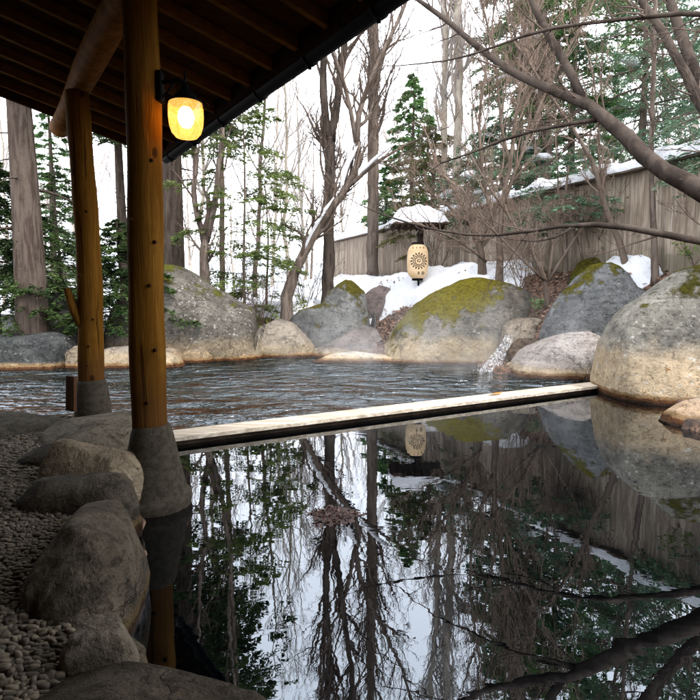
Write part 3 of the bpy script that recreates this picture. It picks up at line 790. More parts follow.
b = MB(); b.lathe([(.0, .07), (.03, .062), (.050, .035), (.056, .0), (.050, -.04), (.03, -.068), (.0, -.075)], lc, 20); b.build('bulb', t.m, lamp)
pl = bpy.data.lights.new('bulb_light', 'POINT'); pl.energy = 9; pl.color = (1, .74, .36); pl.shadow_soft_size = .05
po = bpy.data.objects.new('bulb_light', pl); link(po, lamp); po.location = (0.0, 0, -.01)

# ------------------------------------------------------------------ fence
t = NT('weathered_boards'); P = t.pos()
a = t.noise(t.mp(P, (10, 10, .8)), 1.5, 6, .6, .4); isl = t.n('NewGeometry').outputs['Random Per Island']
c = t.mix(t.ss(a, .38, .62), (.20, .155, .115), (.40, .335, .265)); c = t.mix(t.math('MULTIPLY', isl, .6), c, (.22, .165, .12))
c = t.mix(t.math('MULTIPLY', t.ss(t.noise(t.mp(P, (3, 3, .5)), 1.2, 6, .7), .48, .66), .65), c, (.10, .08, .062))
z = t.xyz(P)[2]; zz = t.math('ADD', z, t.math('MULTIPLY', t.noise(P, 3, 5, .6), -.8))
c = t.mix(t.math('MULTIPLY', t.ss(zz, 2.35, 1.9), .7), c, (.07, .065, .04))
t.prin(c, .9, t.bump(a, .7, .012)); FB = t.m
FRAIL = m_wood('fence_rail_wood', (.12, .09, .07), (.2, .16, .13), 'x')
fd = Vector((-.4317, .902, 0)).normalized()
def fpt(D):
    return Vector((6.17 - (D - 11.7) * .475, D, 0))
def fence_section(D0, D1, zb, zt, label, snow_seed):
    a, bb = fpt(D0), fpt(D1); L = (bb - a).length; u = (bb - a).normalized(); nn = Vector((u.y, -u.x, 0)) * -1
    if nn.y > 0: nn = -nn
    th = thing('fence', (a + bb) / 2 + Vector((0, 0, zb)), label, 'fence', 'sections of the plank fence')
    M = Matrix.Rotation(math.atan2(u.y, u.x), 4, 'Z')
    b = MB(); s = 0; r = random.Random(snow_seed)
    while s < L:
        w = r.uniform(.13, .17); h = zt - zb
        b.box(a + u * (s + w / 2) + nn * r.uniform(0, .012) + Vector((0, 0, zb + h / 2 + r.uniform(-.01, .01))), (w - .008, .02, h), M); s += w
    b.build('board_panel', FB, th, smooth=False)
    for zz in (zb + .4, zt - .25):
        b = MB(); b.box((a + bb) / 2 - nn * .045 + Vector((0, 0, zz)), (L, .05, .09), M); b.build('rail', FRAIL, th, smooth=False)
    k = 0.05
    while k < L:
        b = MB(); b.box(a + u * k - nn * .12 + Vector((0, 0, (zb + zt) / 2)), (.11, .1, zt - zb + .04), M); b.build('post', FRAIL, th, smooth=False); k += 2.0
    b = MB(); b.box((a + bb) / 2 + Vector((0, 0, zt + .04)), (L + .05, .36, .035), M); b.build('coping_board', FRAIL, th, smooth=False)
    # snow lying on the coping
    n = int(L / .08); m = 14
    S = np.linspace(0, L, n); T = np.linspace(-1, 1, m)
    SS, TT = np.meshgrid(S, T, indexing='ij')
    nz = fbm(np.c_[SS.ravel() * 1.3, TT.ravel() * .7, np.full(SS.size, snow_seed)], 4, snow_seed)
    hh = (.24 + .12 * nz) * (1 - np.abs(TT.ravel()) ** 3.0) ** .5 * sst(nz, -1.0, -.45) + .003
    wob = (.20 + .02 * fbm(np.c_[SS.ravel() * 4, np.zeros((SS.size, 2))], 2, 3)) 
    V = np.array(tuple(a))[None] + SS.ravel()[:, None] * np.array(tuple(u)) + (TT.ravel() * wob)[:, None] * np.array(tuple(nn))
    V[:, 2] = zt + .058 + hh
    V2 = V.copy(); V2[:, 2] = zt + .0585 - .02 * np.abs(TT.ravel())
    i = np.arange(n - 1)[:, None] * m; j = np.arange(m - 1)[None, :]
    Q = np.stack([i + j, i + j + 1, i + m + j + 1, i + m + j], -1).reshape(-1, 4)
    b = MB(); b.add(V, Q); b.add(V2, Q[:, ::-1]); b.build('snow_cap', SNOW, th)
FZ = at(640, 171, 11.7).z
for (d0, d1, lb) in [(6.5, 10.0, 'plank fence section nearest the right edge of the view, topped with snow'), (10.0, 13.6, 'plank fence section behind the moss-topped blue boulder, topped with snow'),
                     (13.6, 17.6, 'plank fence section behind the snow mound, right of the paper lantern'), (17.6, 22.0, 'plank fence section directly behind the paper lantern, topped with snow'), (22.0, 26.5, 'farthest plank fence section, left of the paper lantern')]:
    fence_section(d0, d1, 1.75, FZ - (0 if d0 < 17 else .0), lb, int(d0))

# ------------------------------------------------------------------ lantern and its little roof
LP = at(417, 262, 16.0); gz = tz(LP.x + .12, 16.2)
ls = thing('lantern_shelter', (LP.x + .15, 16.25, gz), 'small wooden roof on a dark post, thick with snow, over the paper lantern', 'lantern stand')
DW = m_wood('dark_wood', (.04, .028, .022), (.08, .055, .04), 'z')
rc = at(419, 226, 16.2)
b = MB(); b.box((LP.x + .16, 16.42, (gz - .3 + rc.z) / 2), (.13, .13, rc.z - gz + .3)); b.build('post', DW, ls, smooth=False, bevel=.006)
b = MB(); b.box((LP.x + .08, 16.2, rc.z - .22), (.07, .8, .07)); b.build('arm', DW, ls, smooth=False)
# hipped roof
hw, hd = .80, .62
b = MB(); V = []
for (r_, zz) in ((1, -.02), (1.0, .02), (.30, .30)):
    V += [(rc.x - hw * r_, 16.25 - hd * r_, rc.z + zz), (rc.x + hw * r_, 16.25 - hd * r_, rc.z + zz), (rc.x + hw * r_, 16.25 + hd * r_, rc.z + zz), (rc.x - hw * r_, 16.25 + hd * r_, rc.z + zz)]
Q = [(3, 2, 1, 0), (8, 9, 10, 11)] + [(a_ + i, a_ + (i + 1) % 4, a_ + 4 + (i + 1) % 4, a_ + 4 + i) for a_ in (0, 4) for i in range(4)]
b.add(V, Q); b.build('roof', DW, ls, smooth=False)
b = MB()
for i in range(9):
    x = rc.x - hw * .9 + i * hw * 1.8 / 8; b.box((x, 16.25, rc.z - .05), (.05, hd * 1.9, .05))
b.build('rafters', DW, ls, smooth=False)
nx, ny = 46, 36
gx, gy = np.meshgrid(np.linspace(-1.08, 1.08, nx), np.linspace(-1.1, 1.1, ny))
rr = np.maximum(np.abs(gx), np.abs(gy)) / 1.08
rl = (np.abs(gx) ** 3 + np.abs(gy) ** 3) ** (1 / 3) / 1.1
base_z = rc.z + .03 + .28 * np.clip((1 - rr) / .7, 0, 1)
hh = .24 * np.clip(1 - rl ** 4, 0, 1) ** .5 * (1 + .5 * fbm(np.c_[gx.ravel() * 2.6, gy.ravel() * 2, gx.ravel() * 0], 3, 8).reshape(gx.shape))
# squeeze corners to a rounded plan
f_ = np.where(rl > 1, 1 / np.maximum(rl, 1e-3), 1.0)
Vt = np.stack([rc.x + gx * f_ * hw, 16.25 + gy * f_ * hd, base_z + hh], -1).reshape(-1, 3); Vb = Vt.copy(); Vb[:, 2] = (base_z - .01).ravel()
i = np.arange(ny - 1)[:, None] * nx; j = np.arange(nx - 1)[None, :]
Q = np.stack([i + j, i + j + 1, i + nx + j + 1, i + nx + j], -1).reshape(-1, 4)
b = MB(); b.add(Vt, Q); b.add(Vb, Q[:, ::-1]); b.build('snow_cap', SNOW, ls)

lt = thing('paper_lantern', (LP.x, 15.85, LP.z - .55), 'tall cream paper lantern with a black flower-like crest, hanging under the snowy little roof', 'lantern')
t = NT('lantern_paper'); P = t.pos()
wv = t.math('SINE', t.math('MULTIPLY', t.xyz(P)[2], 120))
pr_ = t.prin(t.mix(t.ss(t.noise(P, 4, 4, .6), .4, .7), (.52, .37, .21), (.62, .47, .30)), .7, t.bump(wv, .25, .008))
pr_.inputs['Emission Color'].default_value = (1, .7, .38, 1); pr_.inputs['Emission Strength'].default_value = .06
LR, LH = .305, .51
def lrad(z):      # lantern radius at height z from its centre
    q = abs(z) / LH
    return LR * (1 - q ** 5) ** .5 * (1 - .06 * q)
b = MB(); b.lathe([(max(.0, lrad(z)) if abs(z) < LH * .985 else .13, z) for z in np.linspace(-LH * .985, LH * .985, 40)], (LP.x, 15.85, LP.z), 40)
b.build('paper_body', t.m, lt)
b = MB(); b.lathe([(0, .03), (.17, .03), (.18, .0), (.18, -.02), (0, -.02)], (LP.x, 15.85, LP.z + LH), 24); b.build('top_ring', BLACK, lt)
b = MB(); b.lathe([(0, .03), (.16, .03), (.16, -.03), (0, -.03)], (LP.x, 15.85, LP.z - LH), 24)
b.tube([(LP.x + .03, 15.85, LP.z - LH - .02), (LP.x + .03, 15.85, LP.z - LH - .18)], .03, 8)
b.build('bottom_ring', BLACK, lt)
b = MB(); b.tube([(LP.x, 15.85, LP.z + LH), (LP.x, 15.85, rc.z - .2)], .015, 6); b.build('hanger', BLACK, lt)
INK = m_plain('black_ink', (.03, .022, .018), .8)
def decal(mb, poly):      # polygon in lantern face coordinates (u across, v up) wrapped on the paper
    V = []
    for u_, v_ in poly:
        r_ = lrad(v_) + .003; u_ = max(-r_ * .98, min(r_ * .98, u_)); V.append((LP.x + u_, 15.85 - math.sqrt(max(0, r_ * r_ - u_ * u_)), LP.z + v_))
    c = np.mean(V, axis=0); c[1] = min(v[1] for v in V); 
    n = len(V); mb.add(V + [tuple(c)], None, [(i, (i + 1) % n, n) for i in range(n)])
def ell(cx, cy, a, b_, ro, n=10):
    return [(cx + a * math.cos(t_) * math.cos(ro) - b_ * math.sin(t_) * math.sin(ro), cy + a * math.cos(t_) * math.sin(ro) + b_ * math.sin(t_) * math.cos(ro)) for t_ in np.linspace(0, 2 * math.pi, n, endpoint=False)]
b = MB()
for i in range(16):
    a_ = i * math.pi / 8
    decal(b, ell(.205 * math.cos(a_), .205 * math.sin(a_), .035, .019, a_)); decal(b, ell(.15 * math.cos(a_ + .2), .15 * math.sin(a_ + .2), .026, .017, a_ + .2))
for i in range(24):
    a_ = i * math.pi / 12; decal(b, ell(.108 * math.cos(a_), .108 * math.sin(a_), .012, .017, a_, 6))
for (x0, y0, x1, y1) in [(-.045, .04, .03, .055), (.03, .055, .05, .0), (.05, 0, .0, -.045), (-.02, .01, .02, -.015), (-.045, .04, -.05, -.01), (-.05, -.01, -.015, -.02)]:
    decal(b, ell((x0 + x1) / 2, (y0 + y1) / 2, math.hypot(x1 - x0, y1 - y0) / 2 + .006, .009, math.atan2(y1 - y0, x1 - x0)))
b.build('crest', INK, lt)
b = MB()
def strokes(cx, cy, s, L_):
    for (x0, y0, x1, y1) in L_:
        decal(b, ell(cx + s * (x0 + x1) / 2, cy + s * (y0 + y1) / 2, s * math.hypot(x1 - x0, y1 - y0) / 2 + .004, .0075, math.atan2(y1 - y0, x1 - x0), 6))
KA = [(-.5, .5, .5, .5), (0, .9, 0, -.6), (-.6, .1, .6, .1), (-.5, -.6, .5, -.6), (-.4, -.1, -.6, -.8)]
KB = [(-.6, .6, -.6, -.7), (.6, .6, .6, -.7), (-.6, .6, .6, .6), (-.6, 0, .6, 0), (-.6, -.7, .6, -.7), (0, .6, 0, -.7)]
strokes(.0, -.335, .052, KA); strokes(.125, -.335, .058, KB)
b.build('lettering', INK, lt)
b = MB()
for (cx) in (-.16, -.06, .04, .14): strokes(cx, .38, .03, KB if cx > 0 else KA)
b.build('lettering', m_plain('faded_ink', (.30, .20, .11), .8), lt)

# ------------------------------------------------------------------ trees
def polyl(pts):      # smooth resample of [(Vector, r)]
    P = np.array([tuple(p) for p, r in pts]); R = np.array([r for p, r in pts])
    d = np.r_[0, np.cumsum(np.linalg.norm(np.diff(P, axis=0), axis=1))]
    n = max(6, int(d[-1] / .35)); n = min(n, 60); s = np.linspace(0, d[-1], n)
    Q = np.stack([np.interp(s, d, P[:, k]) for k in range(3)], -1); r = np.interp(s, d, R)
    for _ in range(2): Q[1:-1] = (Q[:-2] + 2 * Q[1:-1] + Q[2:]) / 4
    return Q, r

def grow(mb, p, d, L, r, lev, rng, up=.15, wig=.28, kids=(5, 4, 3), minr=.004, spread=.75, sides=(6, 5, 4, 3)):
    n = max(3, min(9, int(L / .22) + 2)); st = L / n
    pts = [np.array(p, float)]; d = np.array(d, float); rs = [r]; dirs = [d.copy()]
    for i in range(n):
        d = d + rng.normal(0, wig, 3) * (.55 if lev == 0 else 1) + np.array([0, 0, up * .5]); d /= np.linalg.norm(d)
        pts.append(pts[-1] + d * st); dirs.append(d.copy()); rs.append(max(minr * .6, r * (1 - .75 * (i + 1) / n)))
    mb.tube(pts, rs, sides[min(lev, 3)], cap=False)
    if lev < len(kids):
        for q in range(kids[lev]):
            f = rng.uniform(.2, .97); i = min(n - 1, int(f * n)); 
            dd = dirs[i]; pr = rng.normal(0, 1, 3); pr -= pr.dot(dd) * dd; pr /= np.linalg.norm(pr) + 1e-6
            a = rng.uniform(.45, 1.0) * spread
            nd = dd * math.cos(a) + pr * math.sin(a); nd[2] += up; nd /= np.linalg.norm(nd)
            t_ = f * n - i; p0 = pts[i] * (1 - t_) + pts[i + 1] * t_
            grow(mb, p0, nd, L * rng.uniform(.35, .62) * (1.1 - .4 * f), max(minr, rs[i] * .55), lev + 1, rng, up, wig, kids, minr, spread, sides)

def stems_tree(name, label, stems, bark, twig, seed, D0, nb=26, blen=2.2, kids=(4, 4, 3), group='bare trees behind the pool', br=.4, cat='tree', zmin=.3, up=.18, minr=.005, side=14, snow=None, spread=.8, flare=True, rmax=.05):
    """stems: list of lists (px,py,D,radius px)"""
    rng = np.random.default_rng(seed)
    p = stems[0][0]; base = at(p[0], p[1], p[2]); g_ = tz(base.x, base.y)
    th = thing(name, (base.x, base.y, base.z), label, cat, group)
    tb = MB(); bb = MB()
    for si, st in enumerate(stems):
        pts = [(at(x, y, D), r * pxm(D)) for x, y, D, r in st]
        if si == 0 and flare: 
            b0 = Vector(pts[0][0]); b0.z = min(b0.z, g_) - .25; pts = [(b0, pts[0][1] * 1.25)] + pts
        Q, R = polyl(pts); R = R * (1 + .05 * np.sin(np.arange(len(R)) * 1.7 + si))
        Q = Q + rng.normal(0, .012, Q.shape) * (R[:, None] / .1).clip(.3, 1.2)
        tb.tube(Q, R, side)
        T = np.gradient(Q, axis=0); T /= np.linalg.norm(T, axis=1)[:, None]
        Ls = np.linalg.norm(Q[-1] - Q[0]); nbs = max(3, int(nb * (Ls / 10)))
        for k_ in range(nbs):
            f = br + (1 - br) * rng.uniform() if si == 0 else rng.uniform(.12, 1)
            i = min(len(Q) - 1, int(f * (len(Q) - 1)))
            pr = rng.normal(0, 1, 3); pr -= pr.dot(T[i]) * T[i]; pr /= np.linalg.norm(pr)
            a = rng.uniform(.5, 1.1) * spread; nd = T[i] * math.cos(a) + pr * math.sin(a); nd[2] += up
            nd /= np.linalg.norm(nd)
            grow(bb, Q[i], nd, blen * rng.uniform(.5, 1.15) * (1.15 - .5 * f), min(R[i] * .45, rmax), 0, rng, up, kids=kids, minr=minr)
        nd = T[-1]; grow(bb, Q[-1], nd, blen, R[-1], 0, rng, up, kids=kids, minr=minr)
    tb.build('trunk', bark, th); bb.build('branches', twig, th)
    if snow:
        for pts_ in snow:
            sbm = MB()
            q = [Vector(at(x, y, D)) for x, y, D, r in pts_]; rr_ = [r * pxm(D) for x, y, D, r in pts_]
            Q, R = polyl(list(zip(q, rr_))); R = R * (1 + .3 * vnoise(Q * 4, 3)); R[0] *= .3; R[-1] *= .3
            Q[:, 2] += .02; sbm.tube(Q, R, 10)
            sbm.build('snow_lump', SNOW, th)
    return th

stems_tree('bare_tree', 'tall dark forked bare tree standing upright behind the moss-peaked boulder', [
    [(328, 292, 17.5, 6.40), (329, 240, 17.5, 5.44), (330, 190, 17.5, 5.28), (330, 140, 17.5, 4.96)],
    [(329, 142, 17.5, 4.16), (323, 105, 17.5, 3.68), (323, 60, 17.6, 3.36), (327, 0, 17.8, 3.04), (322, -90, 18, 2.56), (328, -190, 18.2, 1.92), (322, -300, 18.5, 0.96)],
    [(331, 142, 17.5, 3.68), (338, 105, 17.4, 3.20), (342, 60, 17.2, 2.96), (350, 0, 17, 2.72), (352, -90, 17, 2.24), (366, -200, 16.8, 1.60), (372, -300, 16.8, 0.80)]],
    BARK_D, TWIG, 11, 17.5, nb=34, blen=2.6, br=.6)
stems_tree('bare_tree', 'leaning crooked bare tree with snow lying along its trunk, crossing the dark forked tree', [
    [(286, 290, 16.2, 5.78), (300, 262, 16.2, 4.76), (318, 225, 16.2, 4.08), (338, 200, 16.2, 3.54), (352, 178, 16.2, 3.26), (362, 160, 16.2, 3.06), (357, 138, 16.2, 2.72)],
    [(356, 142, 16.2, 2.45), (352, 115, 16.2, 2.18), (346, 92, 16.1, 1.90), (342, 70, 16, 1.63), (330, 50, 16, 1.22), (322, 20, 16, 0.88)],
    [(357, 142, 16.2, 2.58), (358, 112, 16.2, 2.45), (368, 85, 16.1, 2.18), (384, 50, 16, 1.90), (402, 15, 16, 1.56), (420, -40, 15.8, 1.29), (432, -140, 15.6, 0.82)],
    [(345, 190, 16.2, 2.18), (362, 175, 16, 1.90), (380, 158, 15.8, 1.63), (400, 148, 15.6, 1.09)],
    [(356, 128, 16.2, 1.90), (366, 128, 16.3, 1.77), (372, 118, 16.4, 1.50), (376, 80, 16.4, 1.36), (392, 30, 16.4, 1.09)]],
    BARK, TWIG, 12, 16.2, nb=34, blen=1.9, br=.4, snow=[[(300, 258, 16.1, 1.24), (318, 220, 16.0, 1.86), (334, 198, 16.0, 1.24)], [(340, 192, 16.0, 1.24), (346, 168, 16.1, 2.36), (352, 150, 16.1, 2.60), (358, 146, 16.1, 0.62)],
    [(358, 176, 15.8, 0.93), (368, 165, 15.8, 1.86), (384, 151, 15.6, 1.61), (398, 143, 15.5, 0.74)]])
stems_tree('bare_tree', 'thick straight bare trunk right of the forked tree', [[(372, 270, 21.5, 6.00), (373, 200, 21.5, 5.55), (373, 120, 21.5, 5.25), (374, 40, 21.5, 4.95), (373, -60, 21.5, 4.12), (380, -180, 21.5, 3.00), (376, -320, 21.5, 1.35)]],
    BARK, TWIG, 13, 21.5, nb=36, blen=3.2, br=.25, up=.3)
stems_tree('bare_tree', 'slim two-stemmed bare tree between the thicker post and the airy hemlock', [
    [(204, 282, 15.5, 5), (205, 255, 15.5, 4.4), (205, 240, 15.5, 4)],
    [(205, 242, 15.5, 3), (196, 215, 15.5, 2.8), (192, 185, 15.5, 2.5), (200, 160, 15.5, 2.2), (188, 120, 15.5, 1.8), (180, 0, 15.5, 1)],
    [(206, 242, 15.5, 3.2), (215, 210, 15.5, 2.9), (217, 175, 15.5, 2.6), (224, 140, 15.5, 2.4), (216, 60, 15.5, 2), (226, -120, 15.5, 1)]], BARK, TWIG, 14, 15.5, nb=16, blen=1.5, br=.7)
stems_tree('bare_tree', 'thin straight brown sapling right of the slim two-stemmed tree', [[(222, 290, 16.5, 2.8), (222, 200, 16.5, 2.5), (221, 110, 16.5, 2.2), (224, -60, 16.5, 1.2)]], BARK_R, TWIG, 15, 16.5, nb=9, blen=1.2, br=.4)
stems_tree('bare_tree', 'pale tall double bare trunk, left of the two behind the lantern fence at the right', [[(452, 270, 19.5, 5), (455, 190, 19.5, 4.2), (459, 110, 19.5, 4), (457, 0, 19.5, 3.6), (462, -150, 19.5, 2.2), (458, -280, 19.5, 1)],
    [(445, 190, 19.8, 3), (444, 110, 19.8, 2.8), (446, 40, 19.8, 2.6), (440, -90, 19.8, 1.8), (436, -200, 19.8, 1)]], BARK_P, TWIG_P, 16, 19.5, nb=40, blen=2.4, br=.3, up=.35)
stems_tree('bare_tree', 'brown bare tree fanning upward in several stems behind the snow mound', [
    [(500, 262, 14.2, 3.60), (500, 235, 14.2, 2.88), (502, 195, 14.2, 2.30), (512, 160, 14.2, 2.02), (516, 110, 14.2, 1.73), (530, 40, 14.2, 1.44), (552, -60, 14.2, 0.72)],
    [(501, 210, 14.2, 1.87), (523, 150, 14.4, 1.58), (546, 90, 14.6, 1.30), (590, 10, 14.8, 0.86)], [(500, 240, 14.2, 2.02), (484, 190, 14.1, 1.58), (478, 120, 14, 1.30), (492, 30, 13.9, 0.86), (500, -60, 13.9, 0.58)],
    [(510, 165, 14.2, 1.44), (500, 120, 14.2, 1.30), (496, 60, 14.2, 1.01), (476, -20, 14.2, 0.72)]], BARK_R, TWIG_R, 17, 14.2, nb=44, blen=2.0, br=.5, up=.3)
stems_tree('bare_shrub', 'stubby brown many-stemmed shrub rising from the snow right of the paper lantern', [
    [(484, 268, 14.6, 4.32), (479, 248, 14.6, 3.31), (472, 225, 14.6, 2.59), (462, 200, 14.6, 1.87), (440, 170, 14.5, 1.15)], [(480, 250, 14.6, 1.87), (486, 225, 14.5, 1.44), (500, 196, 14.4, 1.01), (520, 172, 14.4, 0.65)],
    [(472, 228, 14.6, 1.73), (450, 205, 14.4, 1.30), (425, 190, 14.2, 0.86), (404, 176, 14.0, 0.50)], [(486, 262, 14.4, 1.44), (460, 240, 14.0, 1.08), (428, 228, 13.6, 0.72)]], BARK_R, TWIG_R, 18, 14.6, nb=46, blen=1.3, br=.3, kids=(5, 4, 4), minr=.004, cat='shrub')
stems_tree('bare_shrub', 'brown leaning shrub with long thin stems above the leaf-covered slope', [
    [(548, 284, 12.6, 2.08), (538, 262, 12.6, 1.60), (515, 225, 12.6, 1.20), (490, 190, 12.6, 0.88), (468, 150, 12.6, 0.56)], [(548, 282, 12.6, 1.44), (552, 250, 12.6, 1.20), (560, 205, 12.6, 0.88), (556, 150, 12.6, 0.56)],
    [(546, 282, 12.6, 1.44), (526, 262, 12.4, 1.12), (500, 240, 12.2, 0.80), (470, 200, 12, 0.64)], [(549, 280, 12.6, 1.36), (570, 245, 12.6, 0.96), (592, 215, 12.6, 0.64)]], BARK_R, TWIG_R, 19, 12.6, nb=44, blen=1.2, br=.3, kids=(4, 4, 3), minr=.0035, cat='shrub')
stems_tree('bare_tree', 'bare tree leaning left over the blue-grey boulder, in front of the fence', [
    [(632, 285, 11.9, 4.00), (624, 255, 11.9, 3.36), (612, 222, 11.9, 2.72), (602, 198, 11.9, 2.32), (592, 156, 11.8, 2.00), (577, 134, 11.8, 1.68), (548, 93, 11.6, 1.28), (520, 50, 11.5, 0.80)],
    [(603, 200, 11.9, 1.44), (598, 160, 11.9, 1.20), (600, 120, 11.9, 0.96), (590, 60, 11.9, 0.64)]], BARK_R, TWIG_R, 20, 11.9, nb=40, blen=1.1, br=.4, minr=.004)
stems_tree('bare_tree', 'slender straight upright tree in front of the fence near the right edge', [[(655, 275, 11.2, 3.6), (654, 235, 11.2, 3), (652, 190, 11.2, 2.4), (651, 130, 11.2, 2.2), (654, 60, 11.2, 2), (656, -20, 11.2, 1.6), (650, -140, 11.2, .9)]], BARK, TWIG, 21, 11.2, nb=30, blen=1.2, br=.3, minr=.004)
stems_tree('bare_tree', 'grey bare tree with rising stems behind the fence, left of the dense evergreen', [[(545, 260, 16.5, 4), (547, 180, 16.5, 3.2), (549, 100, 16.5, 2.8), (543, 0, 16.5, 2.2), (535, -140, 16.5, 1.2)],
    [(547, 190, 16.5, 2), (530, 130, 16.4, 1.7), (520, 60, 16.4, 1.4), (500, -40, 16.4, .8)]], BARK, TWIG, 22, 16.5, nb=26, blen=2.2, br=.3, up=.35)
# the tree at the right whose limbs hang over the pool
lt_ = stems_tree('overhanging_tree', 'grey-barked tree at the right whose heavy curved limb hangs over the pool', [
    [(812, 330, 7.4, 19.68), (800, 270, 7.2, 15.14), (775, 225, 6.9, 12.11), (740, 212, 6.75, 10.22), (700, 194, 6.7, 9.08), (668, 176, 6.9, 8.47), (642, 158, 7.1, 7.72), (628, 138, 7.3, 6.96), (612, 117, 7.5, 6.35), (590, 104, 7.7, 5.60), (568, 97, 7.9, 5.00), (545, 88, 8.1, 4.24), (518, 76, 8.4, 3.78), (495, 62, 8.7, 3.33), (470, 40, 9.0, 2.73), (440, 14, 9.3, 2.27), (410, -4, 9.6, 1.81), (380, -40, 9.9, 1.21)],
    [(800, 280, 7.2, 9.63), (765, 190, 7.6, 7.57), (722, 135, 8.0, 5.78), (700, 105, 8.2, 4.82), (680, 62, 8.4, 4.13), (660, 26, 8.6, 3.58), (640, -2, 8.8, 3.17), (590, -70, 9.2, 2.06), (540, -180, 9.5, 1.10)],
    [(795, 260, 7.2, 8.26), (745, 160, 8.2, 6.54), (706, 96, 8.6, 5.50), (690, 58, 8.8, 4.95), (678, 22, 9, 4.47), (665, -10, 9.2, 4.13), (650, -90, 9.6, 3.02), (655, -220, 9.9, 1.38)],
    [(585, 104, 7.75, 4.73), (583, 93, 7.8, 4.47), (574, 76, 7.9, 4.30), (562, 58, 8.0, 3.78), (545, 35, 8.1, 3.44), (538, 15, 8.2, 3.27), (526, -10, 8.3, 2.92), (510, -80, 8.5, 2.06), (515, -180, 8.8, 1.03)],
    [(790, 262, 7.0, 6.02), (745, 250, 6.7, 4.64), (700, 241, 6.5, 3.78), (670, 238, 6.6, 3.44), (640, 230, 6.7, 3.10), (612, 221, 6.8, 2.75), (598, 220, 6.9, 2.58), (575, 224, 7.0, 2.15), (548, 226, 7.1, 1.72), (520, 234, 7.2, 1.63), (490, 239, 7.3, 1.38), (455, 237, 7.4, 1.12), (425, 226, 7.5, 0.95), (400, 222, 7.6, 0.86), (380, 217, 7.7, 0.69), (360, 205, 7.8, 0.43)],
    [(606, 118, 7.6, 2.58), (596, 123, 7.6, 2.06), (570, 124, 7.7, 1.81), (540, 128, 7.8, 1.63), (512, 132, 7.9, 1.46), (494, 138, 8, 1.29), (480, 152, 8.1, 1.12), (462, 163, 8.2, 0.95), (440, 164, 8.3, 0.69)],
    [(790, 60, 7.0, 3.78), (740, 12, 7.2, 3.10), (700, 8, 7.3, 2.58), (670, 14, 7.4, 2.24), (640, 20, 7.5, 2.06), (600, 20, 7.7, 1.81), (570, 24, 7.8, 1.63), (540, 30, 7.9, 1.46), (508, 38, 8, 1.29), (490, 46, 8.1, 1.12), (476, 58, 8.2, 1.03), (455, 63, 8.3, 0.86), (425, 62, 8.5, 0.69), (395, 66, 8.7, 0.43)],
    [(742, 150, 8.2, 5.16), (770, 60, 7.2, 4.30), (800, 40, 7, 3.96)],
    [(575, 224, 7.0, 1.38), (560, 238, 7.0, 1.12), (538, 243, 7.1, 0.86), (520, 240, 7.2, 0.60)]],
    m_bark('bark_limb', (.032, .025, .021), (.068, .054, .045), 2.0), TWIG, 23, 7, nb=24, blen=1.1, br=.45, kids=(4, 3, 3), minr=.0028, spread=1.0, group='trees in front of the fence', rmax=.014, up=.1)

# ------------------------------------------------------------------ conifers
def leaf_quads(P0, Dr, L, W, rng, flatness=.5):
    n = len(P0); Dr = Dr / (np.linalg.norm(Dr, axis=1)[:, None] + 1e-9)
    upv = np.tile([0, 0, 1.0], (n, 1)) + rng.normal(0, 1 - flatness, (n, 3))
    S = np.cross(Dr, upv); S /= np.linalg.norm(S, axis=1)[:, None] + 1e-9
    L = np.asarray(L)[:, None]; W = np.asarray(W)[:, None]
    V = np.stack([P0, P0 + Dr * L * .45 + S * W, P0 + Dr * L, P0 + Dr * L * .45 - S * W], 1).reshape(-1, 3)
    Q = np.arange(n * 4).reshape(n, 4)
    return V, Q

